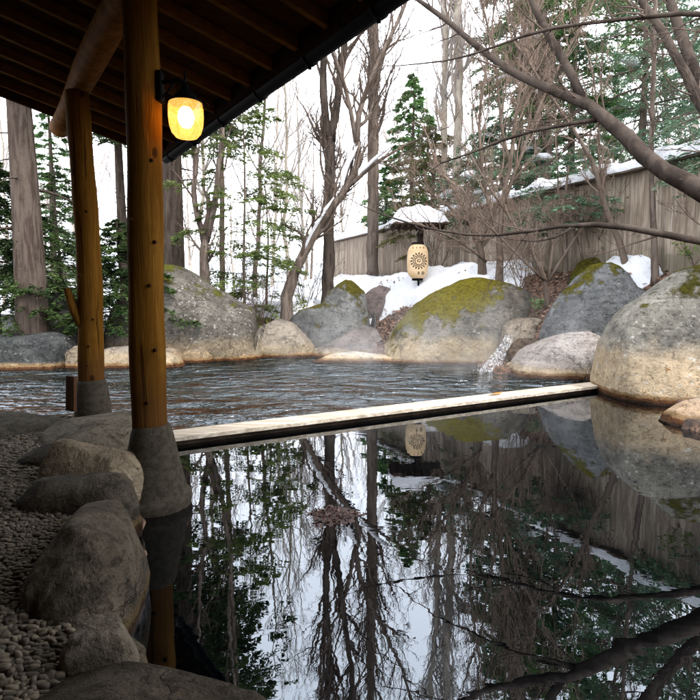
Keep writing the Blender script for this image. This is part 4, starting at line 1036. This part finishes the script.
def conifer(name, label, base, H, R, z0, nb, seed, leafm, barkm, group, leaf=(.13, .022), twigs=14, lpt=9, droop=.25, rise=.1, rt=.14, shape='cone', sparse=1.0, snow=0, lean=(0, 0), cat='conifer tree', z1=None, flat_=.5, barebr=0):
    rng = np.random.default_rng(seed)
    th = thing(name, base, label, cat, group); B = np.array(tuple(base))
    tp = [B + np.array([lean[0] * f + .04 * math.sin(f * 7 + seed), lean[1] * f, -.3 + (H + .3) * f]) for f in np.linspace(0, 1, 16)]
    tb = MB(); tb.tube(tp, [rt * (1 - .85 * f) + .01 for f in np.linspace(0, 1, 16)], 12)
    tb.build('trunk', barkm, th)
    br = MB(); VV = []; QQ = []; nv = 0; SN = []
    for k_ in range(nb + barebr):
        f = (k_ + rng.uniform()) / nb if k_ < nb else rng.uniform(-.6, .0)
        z = z0 + (H - z0) * f
        if z < .3: continue
        if k_ >= nb: Lb = R * rng.uniform(.3, .6)
        elif shape == 'cone': Lb = R * (1 - f) ** .8 * rng.uniform(.65, 1.1) + .12
        elif shape == 'round': Lb = R * math.sin(math.pi * min(.97, .12 + .85 * f)) ** .6 * rng.uniform(.6, 1.12)
        else: Lb = R * rng.uniform(.55, 1.1) * (1 - f ** 3 * .7)
        az = rng.uniform(0, 6.283) if shape == 'round' else k_ * 2.399 + rng.uniform(-.7, .7); ca, sa = math.cos(az), math.sin(az)
        ft = z / H
        o = B + np.array([lean[0] * ft, lean[1] * ft, z])
        n = 7; ts = np.linspace(0, 1, n); rs_ = rise + rng.normal(0, .08); dr = droop * rng.uniform(.6, 1.4)
        bow = rng.normal(0, .12)
        C = np.stack([o[0] + Lb * (ts * ca - bow * ts ** 2 * sa), o[1] + Lb * (ts * sa + bow * ts ** 2 * ca), o[2] + Lb * (rs_ * ts - dr * ts ** 2)], -1)
        br.tube(C, max(.006, rt * .22 * (Lb / R)) * (1 - .8 * ts), 4, cap=False)
        if k_ >= nb: continue
        nt_ = max(4, int(twigs * (Lb / R) ** .7))
        tt = rng.uniform(.15, 1.0, nt_) ** .8; tt[0] = 1
        c0 = np.stack([np.interp(tt, ts, C[:, i]) for i in range(3)], -1)
        dC = np.gradient(C, axis=0); dC /= np.linalg.norm(dC, axis=1)[:, None]
        d0 = np.stack([np.interp(tt, ts, dC[:, i]) for i in range(3)], -1)
        sd = np.where(np.arange(nt_) % 2 == 0, 1, -1)[:, None]; lat = np.cross(d0, [0, 0, 1.0]); lat /= np.linalg.norm(lat, axis=1)[:, None] + 1e-9
        tl = Lb * (.42 * (1.15 - tt) + .10) * rng.uniform(.6, 1.2, nt_)
        td = d0 * .75 + lat * sd * rng.uniform(.5, 1.1, nt_)[:, None]; td[:, 2] += rng.normal(-.08, .12, nt_); td /= np.linalg.norm(td, axis=1)[:, None]
        q = max(3, int(lpt * 1.5)); u = (np.arange(q) + .5) / q
        cen = c0[:, None] + td[:, None] * (tl[:, None] * u[None])[..., None]
        cen[..., 2] -= (.18 * tl[:, None] * u[None] ** 2)
        tl2 = np.cross(td, [0, 0, 1.0]); tl2 /= np.linalg.norm(tl2, axis=1)[:, None] + 1e-9
        for s_ in (-1, 1):
            keepm = rng.uniform(size=cen.shape[:2]) < sparse
            dd = td[:, None] * .8 + tl2[:, None] * s_ * .75 + rng.normal(0, .22, cen.shape)
            Pn = cen[keepm] + rng.normal(0, leaf[0] * .12, (keepm.sum(), 3)); Dn = dd[keepm]
            V_, Q_ = leaf_quads(Pn, Dn, leaf[0] * .85 * rng.uniform(.6, 1.25, len(Pn)), leaf[1] * .72 * rng.uniform(.7, 1.3, len(Pn)), rng, flat_)
            VV.append(V_); QQ.append(Q_ + nv); nv += len(V_)
        if snow and rng.uniform() < snow:
            tsn = rng.uniform(.4, .9); c = np.array([np.interp(tsn, ts, C[:, i]) for i in range(3)]); dn = np.array([ca, sa, -.1])
            L_ = Lb * rng.uniform(.12, .25); w_ = L_ * .35
            pts_ = [c - dn * L_ + [0, 0, .02], c - dn * L_ * .4 + [0, 0, .05], c + dn * L_ * .4 + [0, 0, .04], c + dn * L_ + [0, 0, -.01]]
            SN.append((pts_, [w_ * .25, w_ * .8, w_ * .7, w_ * .15]))
    br.build('branches', barkm, th)
    b = MB(); b.add(np.vstack(VV), np.vstack(QQ)); b.build('foliage', leafm, th, smooth=False)
    for p_, r_ in SN:
        q_ = MB(); q_.tube(p_, r_, 8); q_.build('snow_lump', SNOW, th)
    return th

def gb_(px, D):     # ground point under a photo column at depth D
    x = (px - 350) / F * D; return Vector((x, D, tz(x, D)))
CG = 'evergreens round the garden'
conifer('conifer', 'pointed green conifer behind the fence, above the lantern roof', gb_(411, 26), 9.6, 2.6, 1.2, 110, 1, LEAF_MD, BARK, CG, leaf=(.24, .05), twigs=15, lpt=9, droop=.35, rise=.25)
conifer('conifer', 'tall dense dark evergreen behind the fence, right of centre', gb_(566, 18.0), 13.5, 2.5, 2.6, 170, 2, LEAF_MD, BARK, CG, leaf=(.17, .04), twigs=18, lpt=10, droop=.3, rise=.1, shape='round', snow=.08)
conifer('conifer', 'second tall evergreen behind the fence, just left of the dense dark one', gb_(515, 21.5), 13.5, 2.0, 2.2, 110, 3, LEAF_BL, BARK, CG, leaf=(.2, .045), twigs=15, lpt=9, droop=.3, shape='round', snow=.15, sparse=.7)
conifer('conifer', 'airy blue-green evergreen overhanging the fence near the right edge', gb_(632, 14.8), 8.2, 2.1, 1.9, 110, 4, LEAF_BL, BARK, CG, leaf=(.105, .022), twigs=19, lpt=9, droop=.3, shape='round', snow=.15, sparse=.8)
conifer('conifer', 'airy blue-green evergreen at the extreme right behind the fence', gb_(712, 12.8), 7.0, 2.0, 1.6, 90, 5, LEAF_BL, BARK, CG, leaf=(.13, .03), twigs=14, lpt=9, droop=.3, shape='round', sparse=.75)
conifer('conifer', 'blue-green evergreen just off the right edge whose sprays hang before the fence', gb_(748, 9.9), 5.2, 1.75, .9, 75, 31, LEAF_BL, BARK, CG, leaf=(.11, .024), twigs=14, lpt=9, droop=.3, shape='round', sparse=.6)
conifer('conifer', 'thin snow-dusted evergreen standing before the fence above the leaf-covered slope', gb_(562, 13.2), 2.9, 1.35, 1.1, 46, 32, LEAF_BL, BARK, CG, leaf=(.11, .026), twigs=13, lpt=8, droop=.2, rt=.05, shape='round', sparse=.55)
conifer('conifer', 'low snowy blue-green evergreen behind the fence between lantern and dense evergreen', gb_(500, 17.5), 4.9, 2.0, .9, 80, 6, LEAF_BL, BARK, CG, leaf=(.15, .035), twigs=14, lpt=9, shape='round', snow=.35, sparse=.8)
conifer('conifer', 'low olive evergreen with russet twigs behind the lantern roof', gb_(432, 20.5), 5.6, 1.9, .8, 90, 7, LEAF_OL, BARK_R, CG, leaf=(.15, .03), twigs=14, lpt=9, shape='round', droop=.2)
conifer('conifer', 'small pale evergreen behind the fence, left of the lantern roof', gb_(385, 27), 5.2, 2.0, .6, 70, 8, LEAF_BL, BARK, CG, leaf=(.2, .045), twigs=12, lpt=8, shape='cone', snow=.2)
conifer('conifer', 'airy bright green hemlock between the slim two-stemmed tree and the forked tree', gb_(246, 16.0), 6.9, 1.8, .7, 74, 9, LEAF_BR, BARK_R, CG, leaf=(.14, .032), twigs=15, lpt=9, droop=.22, rise=.22, rt=.04, shape='round', sparse=.8)
conifer('conifer', 'lower bright green hemlock sapling under the airy hemlock', gb_(268, 17.4), 4.2, 1.5, .5, 36, 10, LEAF_BR, BARK_R, CG, leaf=(.105, .023), twigs=16, lpt=9, droop=.2, rt=.035, shape='round', sparse=.55)
conifer('conifer', 'big thick-trunked conifer just behind the thicker post', gb_(176, 17.5), 15.5, 3.0, 5.6, 120, 11, LEAF_DK, BARK_C, CG, leaf=(.2, .045), twigs=16, lpt=9, droop=.3, rt=.38, shape='round', barebr=14)
conifer('conifer', 'tall dark conifer hidden behind the shelter eave, seen mirrored in the pool', gb_(158, 19.5), 17.5, 4.4, 8.3, 150, 12, LEAF_DK, BARK, CG, leaf=(.2, .045), twigs=17, lpt=9, droop=.3, rt=.2, shape='round')
conifer('conifer', 'big conifer with a thick brown trunk at the far left', gb_(31, 12.5), 14, 2.6, 6.4, 90, 13, LEAF_DK, BARK_C, CG, leaf=(.18, .04), twigs=14, lpt=9, droop=.3, rt=.37, shape='round', barebr=12)
conifer('conifer', 'slim brown-trunked conifer seen between the two posts', gb_(126, 20), 14, 2.0, 6.2, 70, 14, LEAF_DK, BARK_C, CG, leaf=(.2, .045), twigs=12, lpt=8, rt=.2, shape='round', barebr=10)
conifer('conifer', 'light green conifer behind the dark spruces at the left', gb_(58, 19), 7.6, 1.5, 1.0, 80, 15, LEAF_MD, BARK, CG, leaf=(.15, .035), twigs=13, lpt=8, shape='cone', droop=.2)
conifer('conifer', 'dark low spruce with drooping fans at the far left above the flat boulder', gb_(0, 13.3), 4.3, 2.2, .75, 130, 16, LEAF_DK, BARK_D, CG, leaf=(.11, .028), twigs=22, lpt=12, droop=.25, rise=.15, rt=.07, shape='cone')
conifer('conifer', 'dark low spruce seen between the two wooden posts', gb_(122, 13.4), 3.3, 1.7, .75, 100, 17, LEAF_DK, BARK_D, CG, leaf=(.11, .026), twigs=18, lpt=12, droop=.25, rise=.12, rt=.06, shape='cone')
conifer('conifer', 'dark low spruce just left of the slimmer post', gb_(62, 15.0), 4.2, 2.0, .7, 70, 18, LEAF_DK, BARK_D, CG, leaf=(.11, .024), twigs=16, lpt=11, droop=.25, rise=.12, rt=.06, shape='cone')

# ------------------------------------------------------------------ background bare trees (copies)
def bg_proto(seed, H, bark, twig, name='bare_tree'):
    rng = np.random.default_rng(seed)
    th = thing(name, (0, 0, 0), 'bare deciduous tree in the distance', 'tree', 'thin bare trees in the distance')
    tb = MB(); bb = MB(); pts = []; r0 = H * .0075
    x = y = 0
    for f in np.linspace(0, 1, 16):
        x += rng.normal(0, .05 * H / 10); y += rng.normal(0, .05 * H / 10); pts.append(np.array([x, y, -.4 + f * H]))
    rs = [r0 * (1 - .85 * f) for f in np.linspace(0, 1, 16)]; tb.tube(pts, rs, 8)
    for k_ in range(30):
        i = rng.integers(3, 16) if k_ else 15; a = rng.uniform(0, 6.28); nd = np.array([math.cos(a) * .7, math.sin(a) * .7, rng.uniform(.5, 1.2)]); nd /= np.linalg.norm(nd)
        grow(bb, pts[i], nd, H * rng.uniform(.14, .30) * (1.2 - i / 22), rs[i] * .45 + .006, 0, rng, .3, kids=(4, 4, 2), minr=.006, wig=.16, sides=(5, 4, 3, 3))
    tb.build('trunk', bark, th); bb.build('branches', twig, th); return th
protos = [bg_proto(101, 13, BARK_P, TWIG_P), bg_proto(102, 15, BARK_P, TWIG_P), bg_proto(103, 11, BARK_P, TWIG_P), bg_proto(104, 14, BARK, TWIG_P)]
def copy_tree(o):
    c = o.copy(); scene.collection.objects.link(c)
    for ch in [x for x in bpy.data.objects if x.parent == o]:
        d = ch.copy(); scene.collection.objects.link(d); d.parent = c
    return c
rr = random.Random(8); used = set()
spots = [(-60, 24), (-8, 27), (4, 22), (44, 30), (84, 27), (104, 33), (142, 29), (160, 24), (190, 31), (208, 26), (236, 34), (256, 23), (274, 30), (290, 22), (302, 27), (312, 36), (346, 30), (360, 38), (392, 31),
         (406, 40), (424, 29), (438, 36), (470, 24), (480, 32), (496, 27), (528, 26), (540, 35), (580, 24), (604, 28), (612, 22), (640, 25), (664, 19), (680, 23), (704, 20), (730, 26)]
lab = {0: 'thin grey bare tree far off, showing only as fine twigs against the white sky'}
for i, (px, D) in enumerate(spots):
    k_ = i % 4; o = protos[k_] if k_ not in used else copy_tree(protos[k_]); used.add(k_)
    p = gb_(px, D); o.location = p; o.rotation_euler = (rr.uniform(-.04, .04), rr.uniform(-.04, .04), rr.uniform(0, 6.28)); s_ = rr.uniform(.8, 1.15); o.scale = (s_, s_, s_)
    o['label'] = ['thin pale slender bare tree in the distant ranks', 'tall pale wide-branched bare tree in the distant ranks', 'short pale bare tree in the distant ranks', 'grey-brown bare tree in the distant ranks'][k_]

# ------------------------------------------------------------------ small leafy plants and undergrowth
def leafy(label, base, H, n, seed, mat, L=.07, W=.018, spread=.5, group='leafy undergrowth by the rocks', cat='plant', stems=6, name='leafy_plant', twig=TWIG):
    rng = np.random.default_rng(seed); th = thing(name, base, label, cat, group); sb2 = MB(); Vs = []; Qs = []; nv = 0; B = np.array(tuple(base))
    for s_ in range(stems):
        a = rng.uniform(0, 6.28); d = np.array([math.cos(a) * spread, math.sin(a) * spread, 1]); pts_ = [B + d * np.array([1, 1, .9]) * H * f * rng.uniform(.9, 1.0) + rng.normal(0, .02, 3) * f for f in np.linspace(0, 1, 6)]
        sb2.tube(pts_, [.006 * (1 - .7 * f) + .001 for f in np.linspace(0, 1, 6)], 4, False)
        P_ = np.array(pts_); u = rng.uniform(.35, 1, n // stems); c = np.stack([np.interp(u, np.linspace(0, 1, 6), P_[:, k]) for k in range(3)], -1) + rng.normal(0, H * .07, (len(u), 3))
        dd = rng.normal(0, 1, c.shape); dd[:, 2] = dd[:, 2] * .4 + .1
        V_, Q_ = leaf_quads(c, dd, L * rng.uniform(.6, 1.2, len(c)), W * rng.uniform(.7, 1.3, len(c)), rng, .5); Vs.append(V_); Qs.append(Q_ + nv); nv += len(V_)
    sb2.build('stems', twig, th); b_ = MB(); b_.add(np.vstack(Vs), np.vstack(Qs)); b_.build('leaves', mat, th, smooth=False)
for i, (px, D, H, n, m, L_, lb) in enumerate([
    (296, 16.8, .9, 170, LEAF_YL, .12, 'yellow-green leafy shrub at the foot of the leaning snowy trunk'), (262, 15.9, 1.0, 150, LEAF_YL, .11, 'thin yellow-green shrub beside the huge speckled boulder'),
    (310, 16.3, .6, 130, LEAF_BR, .1, 'small green bush left of the moss-peaked boulder'), (236, 16.2, .8, 110, LEAF_YL, .10, 'wispy yellow-green shrub above the slope of the speckled boulder'),
    (596, 10.9, .55, 90, LEAF_BR, .15, 'broad-leaved green plant left behind the crest of the blue-grey boulder'), (640, 9.9, .5, 110, LEAF_MD, .16, 'broad-leaved dark green plant between the blue-grey and giant boulders'),
    (455, 13.9, .45, 60, LEAF_MD, .12, 'small green plant in the snow on top of the big mossy boulder'), (535, 12.6, .5, 70, LEAF_MD, .12, 'small green sprig on the leaf-covered slope'),
    (612, 12.6, 1.5, 110, LEAF_BR, .1, 'thin green-leaved shrub against the fence boards')]):
    x = (px - 350) / F * D; leafy(lb, (x, D, tz(x, D) + (.1 if i not in (6,) else .35)), H, n, 300 + i, m, L_, L_ * .22)
leafy('fern-like green sprig sprouting on top of the giant beige boulder', at(694, 266, 8.3), .45, 90, 320, LEAF_BR, .11, .018, .8)

# tangled russet twigs at the foot of the bright hemlock
for i, (px, D, lb) in enumerate([(258, 16.4, 'tangled leafless bush left of the leaning snowy trunk'), (306, 18.0, 'tangled leafless bush between the leaning trunk and the forked tree'), (232, 17.2, 'tangled leafless bush behind the speckled boulder'),
                                (432, 17.5, 'tangled russet bush right behind the lantern roof'), (520, 13.8, 'tangled leafless bush in the snow before the fence'), (586, 13.0, 'tangled leafless bush by the moss-covered dark rock'), (40, 16.5, 'tangled leafless bush at the far left')]):
    rng = np.random.default_rng(400 + i); g0 = gb_(px, D); th = thing('bare_shrub', g0, lb, 'shrub', 'leafless shrubs'); b = MB()
    for k_ in range(13):
        a = rng.uniform(0, 6.28); nd = np.array([math.cos(a) * .6, math.sin(a) * .6, 1.0]); nd /= np.linalg.norm(nd)
        grow(b, np.array(tuple(g0)) + rng.normal(0, .08, 3) * [1, 1, 0], nd, rng.uniform(1.3, 2.3), .014, 0, rng, .12, wig=.2, kids=(5, 4, 2), minr=.004, sides=(4, 3, 3, 3))
    b.build('stems', TWIG_R if i % 2 == 0 else TWIG, th)

# fallen leaves
rng = np.random.default_rng(77); C_ = []
for (cx, cy, rx, ry) in BARE[:4]:
    n = 1500; a = rng.uniform(0, 6.28, n); q = np.sqrt(rng.uniform(0, 1, n)) * 1.05
    C_.append(np.stack([cx + rx * q * np.cos(a), cy + ry * q * np.sin(a)], -1))
C_ = np.vstack(C_); zc = terrain(C_)
S2 = np.stack([rng.uniform(-3, 8, 1400), rng.uniform(11, 21, 1400)], -1)
S2 = S2[fbm(np.c_[S2 * .8, np.zeros(len(S2))], 2, 61) > -.05]
ix = np.clip(np.searchsorted(xs, S2[:, 0]), 0, len(xs) - 1); iy = np.clip(np.searchsorted(ys, S2[:, 1]), 0, len(ys) - 1)
zs = terrain(S2) + np.maximum(0, hgt.reshape(len(ys), len(xs))[iy, ix]) - .01
C_ = np.vstack([C_, S2]); zc = np.r_[zc, zs]
ok = seg_dist(C_, POOL) > .2; C_ = C_[ok]; zc = zc[ok]
P0 = np.c_[C_, zc + rng.uniform(.02, .06, len(C_))]; Dr = rng.normal(0, 1, P0.shape); Dr[:, 2] *= .35
V_, Q_ = leaf_quads(P0, Dr, rng.uniform(.06, .13, len(P0)), rng.uniform(.02, .04, len(P0)), rng, .3)
b = MB(); b.add(V_, Q_)
t = NT('dead_leaf'); isl = t.n('NewGeometry').outputs['Random Per Island']
t.prin(t.mix(isl, (.07, .035, .022), (.26, .15, .095)), .8)
tag(b.build('leaf_litter', t.m, smooth=False), 'brown fallen leaves covering the bare slopes between rocks', 'fallen leaves', kind='stuff')

# ------------------------------------------------------------------ waterfall
wt = at(509, 336, 11.9); wb_ = at(488, 373, 11.3)
t = NT('falling_water'); P = t.pos()
n_ = t.noise(t.mp(P, (9, 9, 2.2), (0, .5, 0)), 3, 4, .55)
p = t.prin((.78, .80, .82), .3, t.bump(n_, .8, .03)); al = t.math('MULTIPLY', t.ss(n_, .36, .72), .5); t.set(p.inputs['Alpha'], al)
FALL = t.m
wf = thing('waterfall', wb_, 'small white waterfall running between rocks into the far pool', 'waterfall')
rng = np.random.default_rng(6); b = MB()
nu_, nv_ = 16, 34                       # a thin folded sheet of water, torn by its alpha
U_, V_ = np.meshgrid(np.linspace(-1, 1, nu_), np.linspace(0, 1, nv_))
u_, v_ = U_.ravel(), V_.ravel()
px_ = np.interp(v_, [0, .15, .45, 1], [wt.x + .10, wt.x, wt.x - .09, wb_.x]); py_ = np.interp(v_, [0, .15, .45, 1], [wt.y + .3, wt.y, wt.y - .12, wb_.y])
pz_ = np.interp(v_, [0, .15, .4, .7, 1], [wt.z + .02, wt.z, wt.z * .80, wt.z * .42, 0]); wd_ = np.interp(v_, [0, .2, 1], [.10, .11, .20])
nz1 = fbm(np.c_[u_ * 3, v_ * 2, u_ * 0], 3, 12)
b.add(np.c_[px_ + u_ * wd_, py_ + nz1 * .05 - .06 * (1 - u_ ** 2), pz_ + nz1 * .015], grid(np.arange(nu_), np.arange(nv_))[1])
b.build('stream', FALL, wf)
t = NT('splash_water'); P = t.pos(); n_ = t.noise(P, 26, 5, .75)
p = t.prin((.80, .84, .86), .3, t.bump(n_, .8, .02)); t.set(p.inputs['Alpha'], t.math('MULTIPLY', t.ss(n_, .52, .72), .5))
b = MB(); th_ = np.linspace(0, 2 * math.pi, 40, endpoint=False); V = []; R_ = [0, .12, .24, .36, .5]
for q_, r_ in enumerate(R_):
    for a_ in th_:
        k_ = r_ * (1 + .25 * math.sin(a_ * 3 + q_) + .15 * math.sin(a_ * 7)); V.append((wb_.x - .06 + k_ * 1.25 * math.cos(a_), wb_.y - .03 + k_ * .9 * math.sin(a_), .05 * math.exp(-(r_ / .16) ** 2) + .006 + (.01 * math.sin(r_ * 60))))
b.add(V, [(q_ * 40 + i, q_ * 40 + (i + 1) % 40, (q_ + 1) * 40 + (i + 1) % 40, (q_ + 1) * 40 + i) for q_ in range(4) for i in range(40)])
b.build('splash', t.m, wf)
b = MB()
for k_ in range(120):
    v = rng.uniform(0, 1); c = Vector((wb_.x + rng.normal(0, .16), wb_.y + rng.normal(-.02, .12), abs(rng.normal(0, .10)) + .01)); r_ = rng.uniform(.003, .009)
    b.lathe([(0, -r_), (r_, 0), (0, r_)], c, 5)
o = b.build('spray', m_plain('spray_drops', (.8, .84, .88), .2), wf); o['kind'] = 'stuff'

# ------------------------------------------------------------------ rusty stone just breaking the surface, board by the post, leaf on the beam
c = onz(334, 516, 0)
t = NT('rusty_stone'); P = t.pos(); n_ = t.noise(P, 30, 5, .65)
t.prin(t.mix(t.ss(n_, .4, .65), (.014, .006, .005), (.065, .026, .018)), .5, t.bump(n_, .9, .02)); RUST = t.m
o = rock_world('rust-brown clump of sodden leaves on a stone just breaking the still surface', (c.x, c.y), (.17, .17, .016), .15, RUST, 94, rough=.30, zb=-.012, group='clump in the still pool', name='leaf_clump', cat='leaf clump', sq=.6, fac=2)
rng = np.random.default_rng(15); a = rng.uniform(0, 6.28, 1500); q = np.sqrt(rng.uniform(0, 1, 1500)) * (1 + .28 * np.sin(a * 3 + 1) * .6 + .2 * np.sin(a * 5) + .12 * np.sin(a * 11))
P0 = np.c_[c.x + .16 * q * np.cos(a), c.y + .165 * q * np.sin(a), rng.uniform(.001, .008, 1500) * (1.2 - q.clip(0, 1.1))]; Dr = rng.normal(0, 1, P0.shape); Dr[:, 2] *= .12
V_, Q_ = leaf_quads(P0, Dr, rng.uniform(.012, .03, 1500), rng.uniform(.005, .011, 1500), rng, .4)
t = NT('sodden_leaf'); isl = t.n('NewGeometry').outputs['Random Per Island']
t.prin(t.mix(isl, (.012, .006, .005), (.10, .042, .028)), .5)
b = MB(); b.add(V_, Q_); lc_ = b.build('sodden_leaves', t.m, o, smooth=False); lc_['kind'] = 'stuff'
c = at(72, 410, 5.55); b = MB(); M = Matrix.Rotation(1.05, 4, 'Z') @ Matrix.Rotation(.06, 4, 'Y')
b.box((c.x, c.y, c.z + .17), (.035, .14, .36), M)
o = b.build('wooden_board', m_wood('old_board', (.05, .026, .014), (.09, .048, .026), 'z'), loc=(c.x, c.y, c.z), smooth=False, bevel=.004)
tag(o, 'short brown wooden board standing upright left of the slimmer post footing', 'board')
c = onz(480, 392, .1); rng = np.random.default_rng(3)
c = BE0 + bd * ((Vector((c.x, c.y, 0)) - BE0).dot(bd)) + bn * .2
me = bpy.data.meshes.new('fallen_leaf')
me.from_pydata([(-.09, 0, .012), (-.03, -.028, .02), (.04, -.02, .012), (.10, .01, .03), (.03, .03, .022), (-.04, .025, .008)], [], [(0, 1, 5), (1, 2, 4, 5), (2, 3, 4)])
me.materials.append(m_plain('orange_leaf', (.42, .17, .05), .7))
o = bpy.data.objects.new('fallen_leaf', me); link(o); o.location = (c.x, c.y, .1); o.rotation_euler = (0, 0, .4); o.scale = (1.5, 1.5, 1.2)
tag(o, 'curled orange fallen leaf lying on the pale wooden divider', 'leaf')


# ------------------------------------------------------------------ steam over the far pool
sv = MB(); sv.box((1.0, 11.4, 1.02), (10.4, 4.6, 2.0))
t = NT('steam'); P = t.pos(); X = t.xyz(P)
den = t.ss(t.noise(t.mp(P, (1, 1, .8)), 1.1, 3, .6), .46, .72)
fx = t.math('MULTIPLY', t.ss(X[0], -2.2, 1.6), t.ss(X[0], 6.1, 4.2)); fy = t.math('MULTIPLY', t.ss(X[1], 9.15, 10.4), t.ss(X[1], 13.65, 12.4)); fz = t.ss(X[2], 1.95, .1)
d_ = t.math('MULTIPLY', t.math('MULTIPLY', den, fz), t.math('MULTIPLY', fx, fy))
pv = t.n('VolumePrincipled'); pv.inputs['Color'].default_value = (1, 1, 1, 1); t.set(pv.inputs['Density'], t.math('MULTIPLY', d_, .30))
t.t.links.new(pv.outputs[0], t.out.inputs['Volume']); t.m.cycles.volume_step_rate = 2.0
so = sv.build('steam', t.m, smooth=False); tag(so, 'faint wisps of steam drifting over the far pool near the waterfall', 'steam', kind='stuff')
scene.cycles.volume_max_steps = 64
